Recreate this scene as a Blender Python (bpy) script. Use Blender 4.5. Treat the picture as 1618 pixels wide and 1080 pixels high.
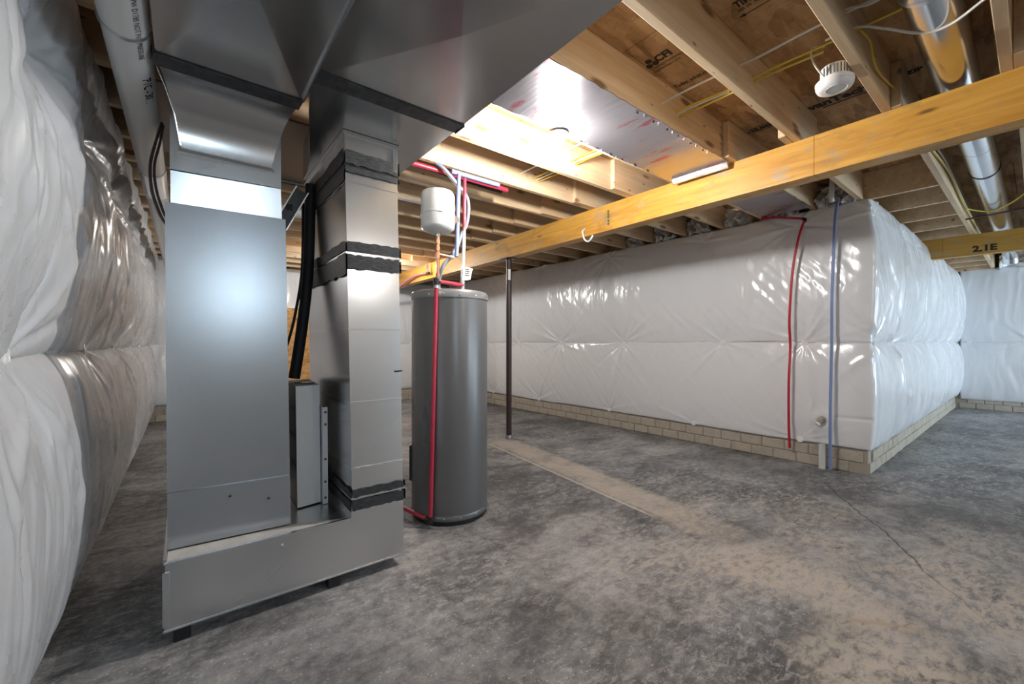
import bpy, math, random
import numpy as np
from mathutils import Vector, Matrix
random.seed(7)
R = math.radians
sc = bpy.context.scene
for o in list(bpy.data.objects): bpy.data.objects.remove(o)
col = sc.collection
H = 1.17
TH = R(38.265)
# ------------------------------------------------------------------ camera, world, lights, exposure
cam = bpy.data.cameras.new('camera'); cam.sensor_width = 36; cam.lens = 36*655.46/1618; cam.shift_y = 1/1618
cam.clip_start = 0.02
co = bpy.data.objects.new('camera', cam); col.objects.link(co)
co.location = (0, 0, H); co.rotation_euler = (R(90), 0, -TH); sc.camera = co
w = bpy.data.worlds.new('world'); sc.world = w; w.use_nodes = True
w.node_tree.nodes['Background'].inputs[0].default_value = (0.65, 0.8, 1, 1)
w.node_tree.nodes['Background'].inputs[1].default_value = 0.6
sc.view_settings.view_transform = 'Standard'; sc.view_settings.look = 'None'
sc.view_settings.exposure = 0.78; sc.view_settings.gamma = 1; sc.view_settings.use_curve_mapping = False
COOL = (0.70, 0.87, 1.0)
def area(name, loc, rot, sx, sy, power, colr):
    l = bpy.data.lights.new(name, 'AREA'); l.shape = 'RECTANGLE'; l.size = sx; l.size_y = sy; l.energy = power; l.color = colr
    o = bpy.data.objects.new(name, l); col.objects.link(o); o.location = loc; o.rotation_euler = rot
    return o
# daylight through the three openings of the rear wall (they face +Y)
area('daylight_small_window', (-0.08, -4.46, 2.0), (R(90), 0, 0), 0.30, 0.5, 13, COOL)
area('daylight_patio_door', (9.6, -4.46, 1.15), (R(90), 0, 0), 2.3, 2.0, 110, COOL)
area('daylight_mid_window', (5.95, -4.46, 1.6), (R(90), 0, 0), 1.2, 1.0, 60, COOL)
BULB = 40.0        # radiant watts of the near bulb
BULB_FAR = 28.0
BULB_FILL = 12.0  # power of the added fill bulb behind the camera

# ------------------------------------------------------------------ helpers
def tag(o, label=None, cat=None, group=None, kind=None):
    if label: o['label'] = label
    if cat: o['category'] = cat
    if group: o['group'] = group
    if kind: o['kind'] = kind
    return o
ORG = {}
def empty(name, loc, label, cat, group=None):
    o = bpy.data.objects.new(name, None); o.empty_display_size = 0.1; o.location = loc; col.objects.link(o)
    ORG[o.name] = Vector(loc)
    return tag(o, label, cat, group)
class MB:
    def __init__(s): s.v = []; s.f = []; s.sm = []
    def add(s, vs, fs, smooth=False):
        b = len(s.v); s.v += [tuple(p) for p in vs]
        for f in fs: s.f.append(tuple(i+b for i in f)); s.sm.append(smooth)
        return s
    def box(s, a, b, c=0.0):
        x0, y0, z0 = a; x1, y1, z1 = b
        if c <= 0:
            vs = [(x, y, z) for x in (x0, x1) for y in (y0, y1) for z in (z0, z1)]
            return s.add(vs, [(0,1,3,2),(4,6,7,5),(0,4,5,1),(2,3,7,6),(0,2,6,4),(1,5,7,3)])
        vs = []; idx = {}
        for i, x in enumerate((x0, x1)):
            for j, y in enumerate((y0, y1)):
                for k, z in enumerate((z0, z1)):
                    sx, sy, sz = (1, -1)[i]*c, (1, -1)[j]*c, (1, -1)[k]*c
                    idx[i,j,k,0] = len(vs); vs.append((x, y+sy, z+sz))
                    idx[i,j,k,1] = len(vs); vs.append((x+sx, y, z+sz))
                    idx[i,j,k,2] = len(vs); vs.append((x+sx, y+sy, z))
        fs = []
        for i in (0, 1):
            fs.append([idx[i,0,0,0], idx[i,1,0,0], idx[i,1,1,0], idx[i,0,1,0]])
            fs.append([idx[0,i,0,1], idx[1,i,0,1], idx[1,i,1,1], idx[0,i,1,1]])
            fs.append([idx[0,0,i,2], idx[1,0,i,2], idx[1,1,i,2], idx[0,1,i,2]])
        for i in (0, 1):
            for j in (0, 1):
                fs.append([idx[i,j,0,0], idx[i,j,1,0], idx[i,j,1,1], idx[i,j,0,1]])
                fs.append([idx[i,0,j,0], idx[i,1,j,0], idx[i,1,j,2], idx[i,0,j,2]])
                fs.append([idx[0,i,j,1], idx[1,i,j,1], idx[1,i,j,2], idx[0,i,j,2]])
                for k in (0, 1): fs.append([idx[i,j,k,0], idx[i,j,k,1], idx[i,j,k,2]])
        return s.add(vs, fs)
    def hexa(s, lo, hi):          # two quads (4 points each) joined
        return s.add(list(lo)+list(hi), [(3,2,1,0),(4,5,6,7),(0,1,5,4),(1,2,6,5),(2,3,7,6),(3,0,4,7)])
    def prism(s, poly, ax, a, b): # 2-D polygon extruded along an axis
        def P(p, t):
            return (t, p[0], p[1]) if ax == 'x' else (p[0], t, p[1]) if ax == 'y' else (p[0], p[1], t)
        n = len(poly)
        vs = [P(p, a) for p in poly]+[P(p, b) for p in poly]
        fs = [tuple(range(n))[::-1], tuple(range(n, 2*n))]+[(i, (i+1) % n, n+(i+1) % n, n+i) for i in range(n)]
        return s.add(vs, fs)
    def tube(s, pts, r, n=10, caps=True):
        pts = [Vector(p) for p in pts]; m = len(pts)
        rr = r if isinstance(r, (list, tuple)) else [r]*m
        t0 = (pts[1]-pts[0]).normalized(); up = Vector((0, 0, 1)) if abs(t0.z) < .9 else Vector((1, 0, 0))
        nrm = t0.cross(up).normalized(); vs = []
        for i, p in enumerate(pts):
            t = ((pts[min(i+1, m-1)]-p).normalized()+(p-pts[max(i-1, 0)]).normalized())
            t = t.normalized() if t.length > 1e-6 else t0
            nrm = (nrm-t*nrm.dot(t)).normalized(); bn = t.cross(nrm)
            for k in range(n):
                a = 2*math.pi*k/n; vs.append(p+(nrm*math.cos(a)+bn*math.sin(a))*rr[i])
        fs = [(i*n+k, i*n+(k+1) % n, (i+1)*n+(k+1) % n, (i+1)*n+k) for i in range(m-1) for k in range(n)]
        s.add(vs, fs, True)
        if caps:
            s.add(vs[:n], [tuple(range(n))[::-1]]); s.add(vs[-n:], [tuple(range(n))])
        return s
    def lathe(s, prof, c, n=32, axis=None, smooth=True):
        # prof = [(radius, height)], c = base centre, axis = direction
        ax = Vector(axis or (0, 0, 1)).normalized(); u = ax.orthogonal().normalized(); v = ax.cross(u); c = Vector(c)
        vs = [c+ax*h+(u*math.cos(2*math.pi*k/n)+v*math.sin(2*math.pi*k/n))*max(r, 1e-5) for r, h in prof for k in range(n)]
        fs = [(i*n+k, i*n+(k+1) % n, (i+1)*n+(k+1) % n, (i+1)*n+k) for i in range(len(prof)-1) for k in range(n)]
        return s.add(vs, fs, smooth)
    def build(s, name, m, parent=None, loc=None):
        off = ORG[parent.name] if parent else Vector(loc or (0, 0, 0))
        me = bpy.data.meshes.new(name); me.from_pydata([tuple(Vector(p)-off) for p in s.v], [], s.f)
        me.polygons.foreach_set('use_smooth', s.sm)
        if any(s.sm):
            try: me.set_sharp_from_angle(angle=R(40))
            except Exception: pass
        me.materials.append(m); o = bpy.data.objects.new(name, me); col.objects.link(o)
        if parent: o.parent = parent; ORG[o.name] = off
        else: o.location = off; ORG[o.name] = off
        return o
def smoothpath(pts, n=8):
    pts = [Vector(p) for p in pts]; out = []
    for i in range(len(pts)-1):
        p0, p1, p2, p3 = pts[max(i-1, 0)], pts[i], pts[i+1], pts[min(i+2, len(pts)-1)]
        for k in range(n):
            t = k/n
            out.append(.5*((2*p1)+(p2-p0)*t+(2*p0-5*p1+4*p2-p3)*t*t+(3*p1-p0-3*p2+p3)*t**3))
    return out+[pts[-1]]
def tube_thing(name, pts, r, m, label, cat, smooth=True, group=None, n=8):
    p = smoothpath(pts) if smooth and len(pts) > 2 else pts
    o = MB().tube(p, r, n).build(name, m, loc=pts[0]); return tag(o, label, cat, group)

# ------------------------------------------------------------------ materials
class G:
    def __init__(s, name):
        s.m = bpy.data.materials.new(name); s.m.use_nodes = True; s.t = s.m.node_tree
        s.b = s.t.nodes['Principled BSDF']; s.co = s.t.nodes.new('ShaderNodeTexCoord').outputs['Object']
    def n(s, ty, **k):
        x = s.t.nodes.new('ShaderNode'+ty)
        for a, b in k.items(): setattr(x, a, b)
        return x
    def L(s, a, b): s.t.links.new(a, b)
    def setin(s, node, key, val):
        if hasattr(val, 'is_linked') or hasattr(val, 'links'): s.L(val, node.inputs[key])
        else: node.inputs[key].default_value = val
    def map(s, scale=(1,1,1), rot=(0,0,0), src=None, loc=(0,0,0)):
        x = s.n('Mapping'); x.inputs['Scale'].default_value = scale; x.inputs['Rotation'].default_value = rot; x.inputs['Location'].default_value = loc
        s.L(src or s.co, x.inputs[0]); return x.outputs[0]
    def noise(s, scale=5, detail=4, rough=.55, src=None, dist=0):
        x = s.n('TexNoise'); x.inputs['Scale'].default_value = scale; x.inputs['Detail'].default_value = detail
        x.inputs['Roughness'].default_value = rough; x.inputs['Distortion'].default_value = dist
        s.L(src or s.co, x.inputs['Vector']); return x.outputs[0]
    def vor(s, scale=5, src=None, out='Distance', feature='F1'):
        x = s.n('TexVoronoi', feature=feature); x.inputs['Scale'].default_value = scale; s.L(src or s.co, x.inputs['Vector']); return x.outputs[out]
    def ramp(s, fac, stops, interp='LINEAR'):
        x = s.n('ValToRGB'); x.color_ramp.interpolation = interp; e = x.color_ramp.elements
        for i, (p, c) in enumerate(stops):
            if i > 1: e.new(p)
            e[i].position = p; e[i].color = (*c, 1) if len(c) == 3 else c
        s.L(fac, x.inputs[0]); return x.outputs[0]
    def rng(s, v, a, b, c=0., d=1.):
        x = s.n('MapRange'); x.clamp = True
        for k, q in zip((1,2,3,4), (a,b,c,d)): x.inputs[k].default_value = q
        s.L(v, x.inputs[0]); return x.outputs[0]
    def mix(s, f, a, b, mode='MIX'):
        x = s.n('Mix', data_type='RGBA', blend_type=mode)
        for k, q in ((0, f), (6, a), (7, b)):
            if isinstance(q, (int, float)): x.inputs[k].default_value = q
            elif isinstance(q, tuple): x.inputs[k].default_value = (*q, 1)
            else: s.L(q, x.inputs[k])
        return x.outputs[2]
    def math(s, op, a, b=0.):
        x = s.n('Math', operation=op)
        for k, q in ((0, a), (1, b)):
            if isinstance(q, (int, float)): x.inputs[k].default_value = q
            else: s.L(q, x.inputs[k])
        return x.outputs[0]
    def xyz(s, src=None):
        x = s.n('SeparateXYZ'); s.L(src or s.co, x.inputs[0]); return x.outputs
    def rand(s): return s.n('ObjectInfo').outputs['Random']
    def shifted(s):               # object coordinates shifted by a per-object random amount
        x = s.n('VectorMath', operation='ADD'); y = s.n('CombineXYZ'); r = s.math('MULTIPLY', s.rand(), 37.)
        for i in range(3): s.L(r, y.inputs[i])
        s.L(s.co, x.inputs[0]); s.L(y.outputs[0], x.inputs[1]); return x.outputs[0]
    def bump(s, h, strength=.3, dist=.01):
        x = s.n('Bump'); x.inputs['Strength'].default_value = strength; x.inputs['Distance'].default_value = dist
        s.L(h, x.inputs['Height']); s.L(x.outputs[0], s.b.inputs['Normal']); return s
    def set(s, base=None, rough=None, metal=None, spec=None, emit=None, es=None, coat=None, trans=None):
        for k, q in (('Base Color', base), ('Roughness', rough), ('Metallic', metal), ('Specular IOR Level', spec), ('Emission Color', emit), ('Emission Strength', es), ('Coat Weight', coat), ('Transmission Weight', trans)):
            if q is None: continue
            if isinstance(q, tuple): s.b.inputs[k].default_value = (*q, 1)
            elif isinstance(q, (int, float)): s.b.inputs[k].default_value = q
            else: s.L(q, s.b.inputs[k])
        return s
def plain(name, c, rough=.5, metal=0., **k): return G(name).set(base=c, rough=rough, metal=metal, **k).m

def m_galv(name, c0, c1, r0=.22, r1=.30, oil=.10):
    g = G(name); f = g.noise(1.6, 1, .4)
    g.set(base=g.mix(g.rng(f, .25, .75), c0, c1), rough=g.rng(g.noise(1.3, 1, .4), .3, .7, r0, r1), metal=1.)
    g.bump(g.noise(1.7, 1, .3), oil, .06); return g.m
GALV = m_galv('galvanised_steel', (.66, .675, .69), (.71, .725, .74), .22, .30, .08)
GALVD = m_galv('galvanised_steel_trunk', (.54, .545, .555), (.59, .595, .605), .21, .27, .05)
GALVB = m_galv('bright_sheet_steel', (.70, .72, .74), (.80, .82, .84), .18, .27, .06)
def m_furn(): return plain('furnace_paint', (.43, .455, .48), .27, .8)
FURN = m_furn()
CABI = plain('light_grey_enamel', (.82, .85, .88), .35, .1)
CABD = plain('dark_grey_enamel', (.10, .11, .115), .45, .3)
def m_mastic():
    g = G('duct_mastic'); n = g.noise(30, 5, .6, g.map((1, 1, 4)))
    g.set(base=g.mix(g.rng(n, .35, .7), (.012, .012, .014), (.05, .051, .054)), rough=.5); g.bump(n, .4, .004); return g.m
MASTIC = m_mastic()
def m_film(name, c, rough=.24):
    g = G(name); f = g.noise(26, 4, .6, g.map((1, 1, .35))); f2 = g.noise(85, 3, .6, g.map((1, 1, .5)))
    g.set(base=c, rough=g.rng(g.noise(3, 3), .3, .7, rough-.05, rough+.09), spec=.55)
    h = g.math('ADD', f, g.math('MULTIPLY', f2, .25)); g.bump(h, .14, .006); return g.m
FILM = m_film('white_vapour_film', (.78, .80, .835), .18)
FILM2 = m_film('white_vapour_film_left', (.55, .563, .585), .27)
def m_wood(name, dark, light, knot, axis='x', knots=True, rough=.62):
    g = G(name); s = g.shifted()
    st = (1.2, 22, 22) if axis == 'x' else (22, 1.2, 22)
    a = g.noise(1.0, 5, .6, g.map(st, src=s), .6); b = g.noise(1.6, 3, .5, g.map((.8, 6, 6) if axis == 'x' else (6, .8, 6), src=s))
    c = g.mix(g.rng(a, .32, .68), dark, light); c = g.mix(g.rng(b, .45, .8, 0, .45), c, tuple(.72*q for q in dark))
    if knots:
        d = g.vor(1., src=g.map((2.1, 7, 7) if axis == 'x' else (7, 2.1, 7), src=s))
        d2 = g.vor(1., src=g.map((5, 13, 13) if axis == 'x' else (13, 5, 13), src=s))
        c = g.mix(g.rng(d, .09, .17, .9, 0), c, knot); c = g.mix(g.rng(d2, .06, .11, .8, 0), c, knot)
    g.set(base=c, rough=rough, spec=.3); g.bump(a, .12, .002); return g.m
JOIST = m_wood('spruce_joist', (.60, .43, .26), (.76, .60, .41), (.20, .10, .045))
def m_beam(name, d, l, st):
    g = G(name); s = g.co
    a = g.noise(1., 6, .65, g.map((30, 1.0, 14)), 1.2); b = g.noise(2.2, 5, .65, g.map((3, 1.1, 3.2)), .8); k = g.vor(1., src=g.map((8, 1.9, 7)))
    c = g.mix(g.rng(a, .3, .7), d, l); c = g.mix(g.rng(b, .56, .72, 0, .62), c, st)
    b2 = g.noise(5, 4, .6, g.map((2, 1.3, 2), loc=(3, 7, 1))); c = g.mix(g.rng(b2, .56, .68, 0, .55), c, (.34, .31, .25))
    c = g.mix(g.rng(k, .04, .1, .8, 0), c, (.10, .045, .015))
    g.set(base=c, rough=g.rng(b, .3, .7, .36, .55), spec=.4); g.bump(a, .1, .002); return g.m
BEAM = m_beam('laminated_beam_wood', (.48, .22, .032), (.71, .40, .08), (.24, .14, .06))
BEAM2 = m_beam('olive_beam_wood', (.42, .22, .04), (.56, .33, .08), (.36, .20, .05))
def m_osb(name, dk, md, lt, s1=7.):
    g = G(name); s = g.co
    v1 = g.xyz(g.vor(s1, g.map((1, 5, 1), (0, 0, .5)), 'Color'))[0]; v2 = g.xyz(g.vor(s1, g.map((1, 4.5, 4.5), (0, .3, -.6)), 'Color'))[1]
    v3 = g.noise(3.5, 6, .7, g.map((1, 2.2, 2))); f = g.math('ADD', g.math('MULTIPLY', g.math('ADD', v1, v2), .22), g.math('MULTIPLY', v3, .62))
    c = g.ramp(f, [(.28, dk), (.5, md), (.76, lt)]); v4 = g.noise(1., 6, .72, g.map((34, 7, 20)), 1.5)
    c = g.mix(g.rng(v4, .56, .68, 0, .55), c, tuple(q*.6 for q in dk))
    g.set(base=c, rough=.7, spec=.25); g.bump(f, .3, .003); return g.m
OSB = m_osb('subfloor_strand_board', (.22, .12, .052), (.42, .25, .12), (.58, .39, .21), 5.)
OSBL = m_osb('wall_strand_board', (.30, .14, .045), (.56, .31, .12), (.72, .46, .22), 14.)
def m_floor():
    g = G('concrete_slab'); x, y, z = g.xyz()
    big = g.noise(.55, 5, .6); mid = g.noise(2.2, 7, .66, g.map((1, 1.7, 1), (0, 0, .5)), .6); fine = g.noise(16, 8, .74); mic = g.noise(70, 4, .7)
    f = g.math('ADD', g.math('ADD', g.math('MULTIPLY', big, .40), g.math('MULTIPLY', mid, .36)), g.math('MULTIPLY', fine, .24))
    c = g.ramp(f, [(.38, (.050, .051, .055)), (.46, (.130, .132, .137)), (.53, (.285, .287, .293)), (.63, (.50, .50, .50))])
    # pale plaster bloom, scuffed streaks and speckle
    st1 = g.noise(1., 7, .78, g.map((13, 26, 9), (0, 0, .55)), .45); st2 = g.noise(1., 7, .78, g.map((25, 13, 9), (0, 0, -.25)), .45)
    bl = g.math('MULTIPLY', g.rng(st1, .50, .60), g.rng(g.noise(.9, 5, .65, g.map(loc=(4.3, 1.2, 0))), .40, .60))
    c = g.mix(g.math('MULTIPLY', bl, .55), c, (.60, .59, .58))
    dk = g.math('MULTIPLY', g.rng(st2, .50, .62), g.rng(g.noise(1.1, 5, .65, g.map(loc=(1.3, 9.2, 0))), .42, .62))
    c = g.mix(g.math('MULTIPLY', dk, .55), c, (.075, .075, .08))
    fl = g.vor(38, g.map((1, 1.6, 1)), 'Distance'); c = g.mix(g.math('MULTIPLY', g.rng(fl, .10, .20, 1, 0), g.rng(mid, .40, .55, .1, .7)), c, (.66, .655, .65))
    c = g.mix(g.math('MULTIPLY', g.rng(mic, .58, .68), .35), c, (.62, .61, .60))
    # tan sand dust: loose blotches towards the near right, and the dragged strip from the post
    reg = g.math('MULTIPLY', g.rng(x, 1.1, 2.1), g.math('MULTIPLY', g.rng(x, 4.4, 3.1), g.rng(y, 2.2, .7)))
    bt = g.math('MULTIPLY', g.math('MULTIPLY', g.rng(g.noise(1.5, 5, .6, g.map((1, 1.2, 1), loc=(1.5, 8.1, 0))), .42, .60), g.rng(st1, .42, .54)), reg)
    c = g.mix(g.math('MULTIPLY', bt, .85), c, (.52, .465, .40))
    def patch(px, py, rx, ry, col_, amt, c):
        d = g.math('ADD', g.math('POWER', g.math('DIVIDE', g.math('SUBTRACT', x, px), rx), 2.), g.math('POWER', g.math('DIVIDE', g.math('SUBTRACT', y, py), ry), 2.))
        d = g.math('ADD', d, g.math('MULTIPLY', g.math('SUBTRACT', g.noise(2.6, 6, .7), .5), 3.2))
        return g.mix(g.math('MULTIPLY', g.rng(d, .4, 1.15, 1, 0), g.math('MULTIPLY', g.rng(st1, .36, .52, .15, 1), amt)), c, col_)
    c = patch(2.10, .40, .42, .24, (.53, .485, .425), .62, c); c = patch(2.38, .78, .26, .42, (.53, .48, .415), .6, c)
    c = patch(1.62, .20, .34, .12, (.42, .36, .30), .6, c)
    u = g.math('ADD', g.math('MULTIPLY', g.math('SUBTRACT', x, 2.28), .60), g.math('MULTIPLY', g.math('SUBTRACT', y, .40), -.80))
    v = g.math('ADD', g.math('MULTIPLY', g.math('SUBTRACT', x, 2.28), .80), g.math('MULTIPLY', g.math('SUBTRACT', y, .40), .60))
    v = g.math('ADD', v, g.math('MULTIPLY', g.math('SUBTRACT', g.noise(7, 5, .7), .5), .07))
    c = g.mix(g.math('MULTIPLY', g.math('MULTIPLY', g.rng(g.math('ABSOLUTE', v), .006, .022, 1, 0), g.rng(g.math('ABSOLUTE', u), .10, .20, 1, 0)), g.rng(st1, .42, .52, .1, .65)), c, (.44, .31, .17))
    wob = g.math('MULTIPLY', g.math('SUBTRACT', g.noise(3, 4), .5), .10)
    t = g.math('ABSOLUTE', g.math('SUBTRACT', g.math('ADD', x, wob), g.math('ADD', g.math('MULTIPLY', y, .135), 2.44)))
    band = g.math('MULTIPLY', g.math('MULTIPLY', g.rng(t, .13, .20, 1, 0), g.rng(y, 4.15, 3.85)), g.rng(y, .7, 1.7))
    c = g.mix(g.math('MULTIPLY', band, g.rng(g.noise(4, 5), .3, .62, .35, .85)), c, (.52, .465, .40))
    tl = g.math('ABSOLUTE', g.math('SUBTRACT', x, g.math('ADD', g.math('MULTIPLY', y, .122), 2.283)))
    c = g.mix(g.math('MULTIPLY', g.math('MULTIPLY', g.rng(tl, .006, .016, .8, 0), g.rng(y, 1.55, 1.7)), g.rng(y, 4.1, 3.9)), c, (.60, .55, .48))
    # crack from the corner of the protruding wall
    ck = g.math('ABSOLUTE', g.math('SUBTRACT', g.math('ADD', y, g.math('MULTIPLY', g.math('SUBTRACT', g.noise(2.6, 4, .6), .5), .14)), g.math('ADD', g.math('MULTIPLY', x, .62), -1.50)))
    c = g.mix(g.math('MULTIPLY', g.math('MULTIPLY', g.rng(ck, .003, .009, .75, 0), g.rng(x, 4.4, 4.2)), g.rng(x, 2.5, 3.1)), c, (.03, .028, .027))
    g.set(base=c, rough=g.rng(mid, .3, .7, .48, .72), spec=.4)
    g.bump(g.math('ADD', g.math('MULTIPLY', fine, .5), g.math('MULTIPLY', mic, .25)), .25, .004); return g.m
FLOOR = m_floor()
def m_brick(name, a, b):
    g = G(name); n = g.noise(22, 6, .7, g.shifted()); q = g.noise(60, 3, .6, g.map((1, 1, .2), src=g.shifted()))
    c = g.mix(g.rng(n, .3, .7), a, b); c = g.mix(g.math('MULTIPLY', g.rand(), .25), c, tuple(.8*k for k in a))
    g.set(base=c, rough=.85, spec=.2); g.bump(g.math('ADD', n, q), .5, .005); return g.m
BRICK = m_brick('brick_face_concrete', (.40, .36, .30), (.52, .475, .41))
MORTAR = plain('mortar_concrete', (.36, .325, .27), .9)
PVC = G('white_pvc').set(base=(.66, .66, .65), rough=.28, spec=.5).m
STEEL = plain('bright_steel', (.72, .73, .74), .28, 1.)
BLACK = plain('black_foam', (.012, .012, .013), .6)
BLACKG = plain('black_plastic', (.014, .014, .016), .35)
RED = plain('red_pex', (.50, .012, .035), .33)
REDP = plain('pink_red_pex', (.46, .03, .06), .33)
BLUE = plain('blue_pex', (.20, .27, .50), .35)
LBLUE = plain('light_blue_pex', (.24, .30, .58), .32)
GBLUE = plain('grey_blue_hose', (.22, .26, .34), .4)
COPPER = G('copper_pipe').set(base=(.66, .33, .19), rough=.3, metal=1.).m
TANKW = plain('off_white_enamel', (.47, .49, .495), .3)
def m_heater():
    g = G('heater_grey_enamel'); g.set(base=(.14, .142, .145), rough=g.rng(g.noise(4, 3, .5, g.map((1, 1, .15))), .3, .7, .26, .36), metal=.25, spec=.6)
    g.bump(g.noise(3, 2, .4, g.map((2, 2, .3))), .06, .03); return g.m
HEAT = m_heater()
HLID = plain('heater_lid_grey', (.22, .225, .23), .35, .2)
POST = plain('dark_brown_post_paint', (.040, .022, .020), .38, .1)
PAPER = plain('white_paper', (.78, .77, .75), .7)
YEL = plain('yellow_cable_sheath', (.62, .46, .04), .45)
WCAB = plain('white_cable_sheath', (.68, .66, .62), .45)
DWIRE = plain('dark_brown_wire', (.07, .045, .04), .4)
INK = plain('black_stamp_ink', (.018, .015, .013), .8)
GREY = plain('stamp_ink_grey', (.12, .12, .12), .8)
WPLAS = plain('white_plastic', (.80, .80, .80), .35)
CHAR = plain('white_ring_plastic', (.86, .86, .86), .2)
def m_foil(name, c, rough, bs):
    g = G(name); n = g.noise(14, 6, .7); g.set(base=c, rough=rough, metal=1.); g.bump(n, bs, .03); return g.m
FOIL = m_foil('crumpled_foil', (.75, .75, .76), .2, .9)
def m_pan():
    g = G('foil_faced_panning'); s = g.noise(1., 3, .5, g.map((40, 2.5, 1)))
    p = g.math('MULTIPLY', g.rng(g.noise(1., 4, .6, g.map((16, 4.5, 1), (0, 0, .35))), .57, .64), g.rng(g.noise(3., 3, .5), .46, .56))
    g.set(base=g.mix(g.math('MULTIPLY', p, .8), (.47, .455, .50), (.55, .10, .14)), rough=.24, metal=.92); g.bump(s, .10, .01); return g.m
PAN = m_pan()
PANB = plain('brown_fibre_panning', (.24, .175, .13), .45, .2)
def m_bulb(name, s):
    g = G(name); g.set(base=(1., 1., 1.), emit=(1.0, .955, .90), es=s); return g.m
GLASS = G('window_glass').set(base=(.9, .95, 1.), rough=.02, trans=1.).m
FRAME = plain('white_window_frame', (.75, .75, .75), .4)

# ------------------------------------------------------------------ the room shell
def struct(name, mb, m): return tag(mb.build(name, m), kind='structure')
WX = -.44                                    # left wall face
FC = (4.735, .93); FB = (4.592, 8.05)        # line of the protruding wall's front face
YB = 8.05; YS = .93; XF = 10.95; YR = -4.55
struct('floor', MB().box((-.7, YR-.2, -.12), (XF+.2, YB+.2, 0)), FLOOR)
wl = struct('wall_left', MB().box((WX-.2, YR-.2, 0), (WX, YB+.2, 2.44)), MORTAR)
wb = struct('wall_back', MB().box((WX, YB, 0), (4.9, YB+.2, 2.44)), MORTAR)
wr = struct('wall_right', MB().prism([FC, (4.95, YS+.02), (4.95, YB), FB], 'z', 0, 2.44), MORTAR)
wsd = struct('wall_side', MB().box((4.95, YS, 0), (XF+.2, YS+.2, 2.44)).box((4.745, YS, 0), (4.95, YS+.019, 2.44)), MORTAR)
wf = struct('wall_far', MB().box((XF, YR-.2, 0), (XF+.2, YS, 2.44)), MORTAR)
# rear wall with three openings
ops = [(-.3, .26, 1.58, 2.28), (5.3, 6.6, 1.05, 2.15), (8.4, 10.8, .1, 2.15)]
rw = MB(); xs = WX
for a, b, c, d in ops:
    rw.box((xs, YR-.15, 0), (a, YR, 2.68)); rw.box((a, YR-.15, 0), (b, YR, c)); rw.box((a, YR-.15, d), (b, YR, 2.68)); xs = b
rw.box((xs, YR-.15, 0), (XF, YR, 2.68))
struct('wall_rear', rw, plain('rear_wall_film', (.72, .72, .72), .5))
for i, (a, b, c, d) in enumerate(ops):
    fr = MB(); e = .05
    fr.box((a, YR-.1, c), (a+e, YR-.03, d)).box((b-e, YR-.1, c), (b, YR-.03, d)).box((a+e, YR-.1, c), (b-e, YR-.03, c+e)).box((a+e, YR-.1, d-e), (b-e, YR-.03, d))
    wn = struct('window_%d' % (i+1), fr, FRAME)
    MB().box((a+e, YR-.075, c+e), (b-e, YR-.07, d-e)).build('pane', GLASS, wn)
struct('trim_1', MB().box((WX-.2, YR-.2, 2.44), (WX-.15, YB+.2, 2.70)).box((-.6, YB+.15, 2.44), (4.95, YB+.2, 2.70)).box((4.92, YS+.12, 2.44), (XF+.2, YS+.16, 2.70)).box((4.88, YS+.16, 2.44), (4.92, YB+.15, 2.70)).box((XF+.15, YR-.2, 2.44), (XF+.2, YS+.12, 2.70)), JOIST)

# bricks of the exposed wall foot: one shared mesh, one object per brick
bm_ = MB().box((-.0985, 0, -.046), (.0985, .035, .046), .006).build('brick', BRICK); BRM = bm_.data; bpy.data.objects.remove(bm_)
def bricks(wall, p, q, courses, z0=.002, out=.012):
    p = Vector((*p, 0)); q = Vector((*q, 0)); d = (q-p); Lh = d.length; d.normalize(); nrm = Vector((d.y, -d.x, 0))
    for c in range(courses):
        s = .1 if c % 2 == 0 else .2
        while s < Lh-.05:
            o = bpy.data.objects.new('brick', BRM); col.objects.link(o); o.parent = wall
            o.location = p+d*s+nrm*(out+random.uniform(-.003, .003))+Vector((0, 0, z0+.046+c*.098)); o.rotation_euler = (0, 0, math.atan2(d.y, d.x))
            o.scale = (1, 1, 1); s += .205
bricks(wr, (FB[0]+.02, 7.0), FC, 2)
bricks(wr, FB, (FB[0]+.02, 7.0), 1)
bricks(wsd, (4.76, YS), (XF-.05, YS), 2)
bricks(wf, (XF, YS-.05), (XF, -.7), 2)
bricks(wb, (WX+.1, YB), (.6, YB), 2); bricks(wb, (2.6, YB), (4.45, YB), 2)
bricks(wl, (WX+.012, 1.0), (WX+.012, 7.9), 1)

# ceiling: subfloor boards, joists, blocking
ceil = struct('ceiling', MB().box((-.6, YR-.2, 2.703), (XF+.2, YB+.2, 2.74)), plain('ceiling_shadow_board', (.12, .07, .035), .8))
xs_ = [-.6]+[.58+1.22*i for i in range(9)]+[XF+.2]
for i in range(len(xs_)-1):
    y = YR-.2+(0 if i % 2 else 1.2); ys = [YR-.2]
    while y < YB: ys.append(y) if y > ys[0]+.1 else None; y += 2.44
    ys.append(YB+.2)
    for j in range(len(ys)-1):
        MB().box((xs_[i]+.002, ys[j]+.002, 2.684), (xs_[i+1]-.002, ys[j+1]-.002, 2.702)).build('subfloor_panel', OSB, ceil)
JN = lambda k: .07+.4255*k
def joist(x0, x1, y, nm='joist'):
    b = MB().box((x0, y, 2.44), (x1, y+.041, 2.6835), .003)
    c = Vector(((x0+x1)/2, y+.02, 2.56)); b.v = [tuple(Vector(v)-c) for v in b.v]
    o = b.build(nm, JOIST); o.location = c; o.parent = ceil; return o
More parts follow.
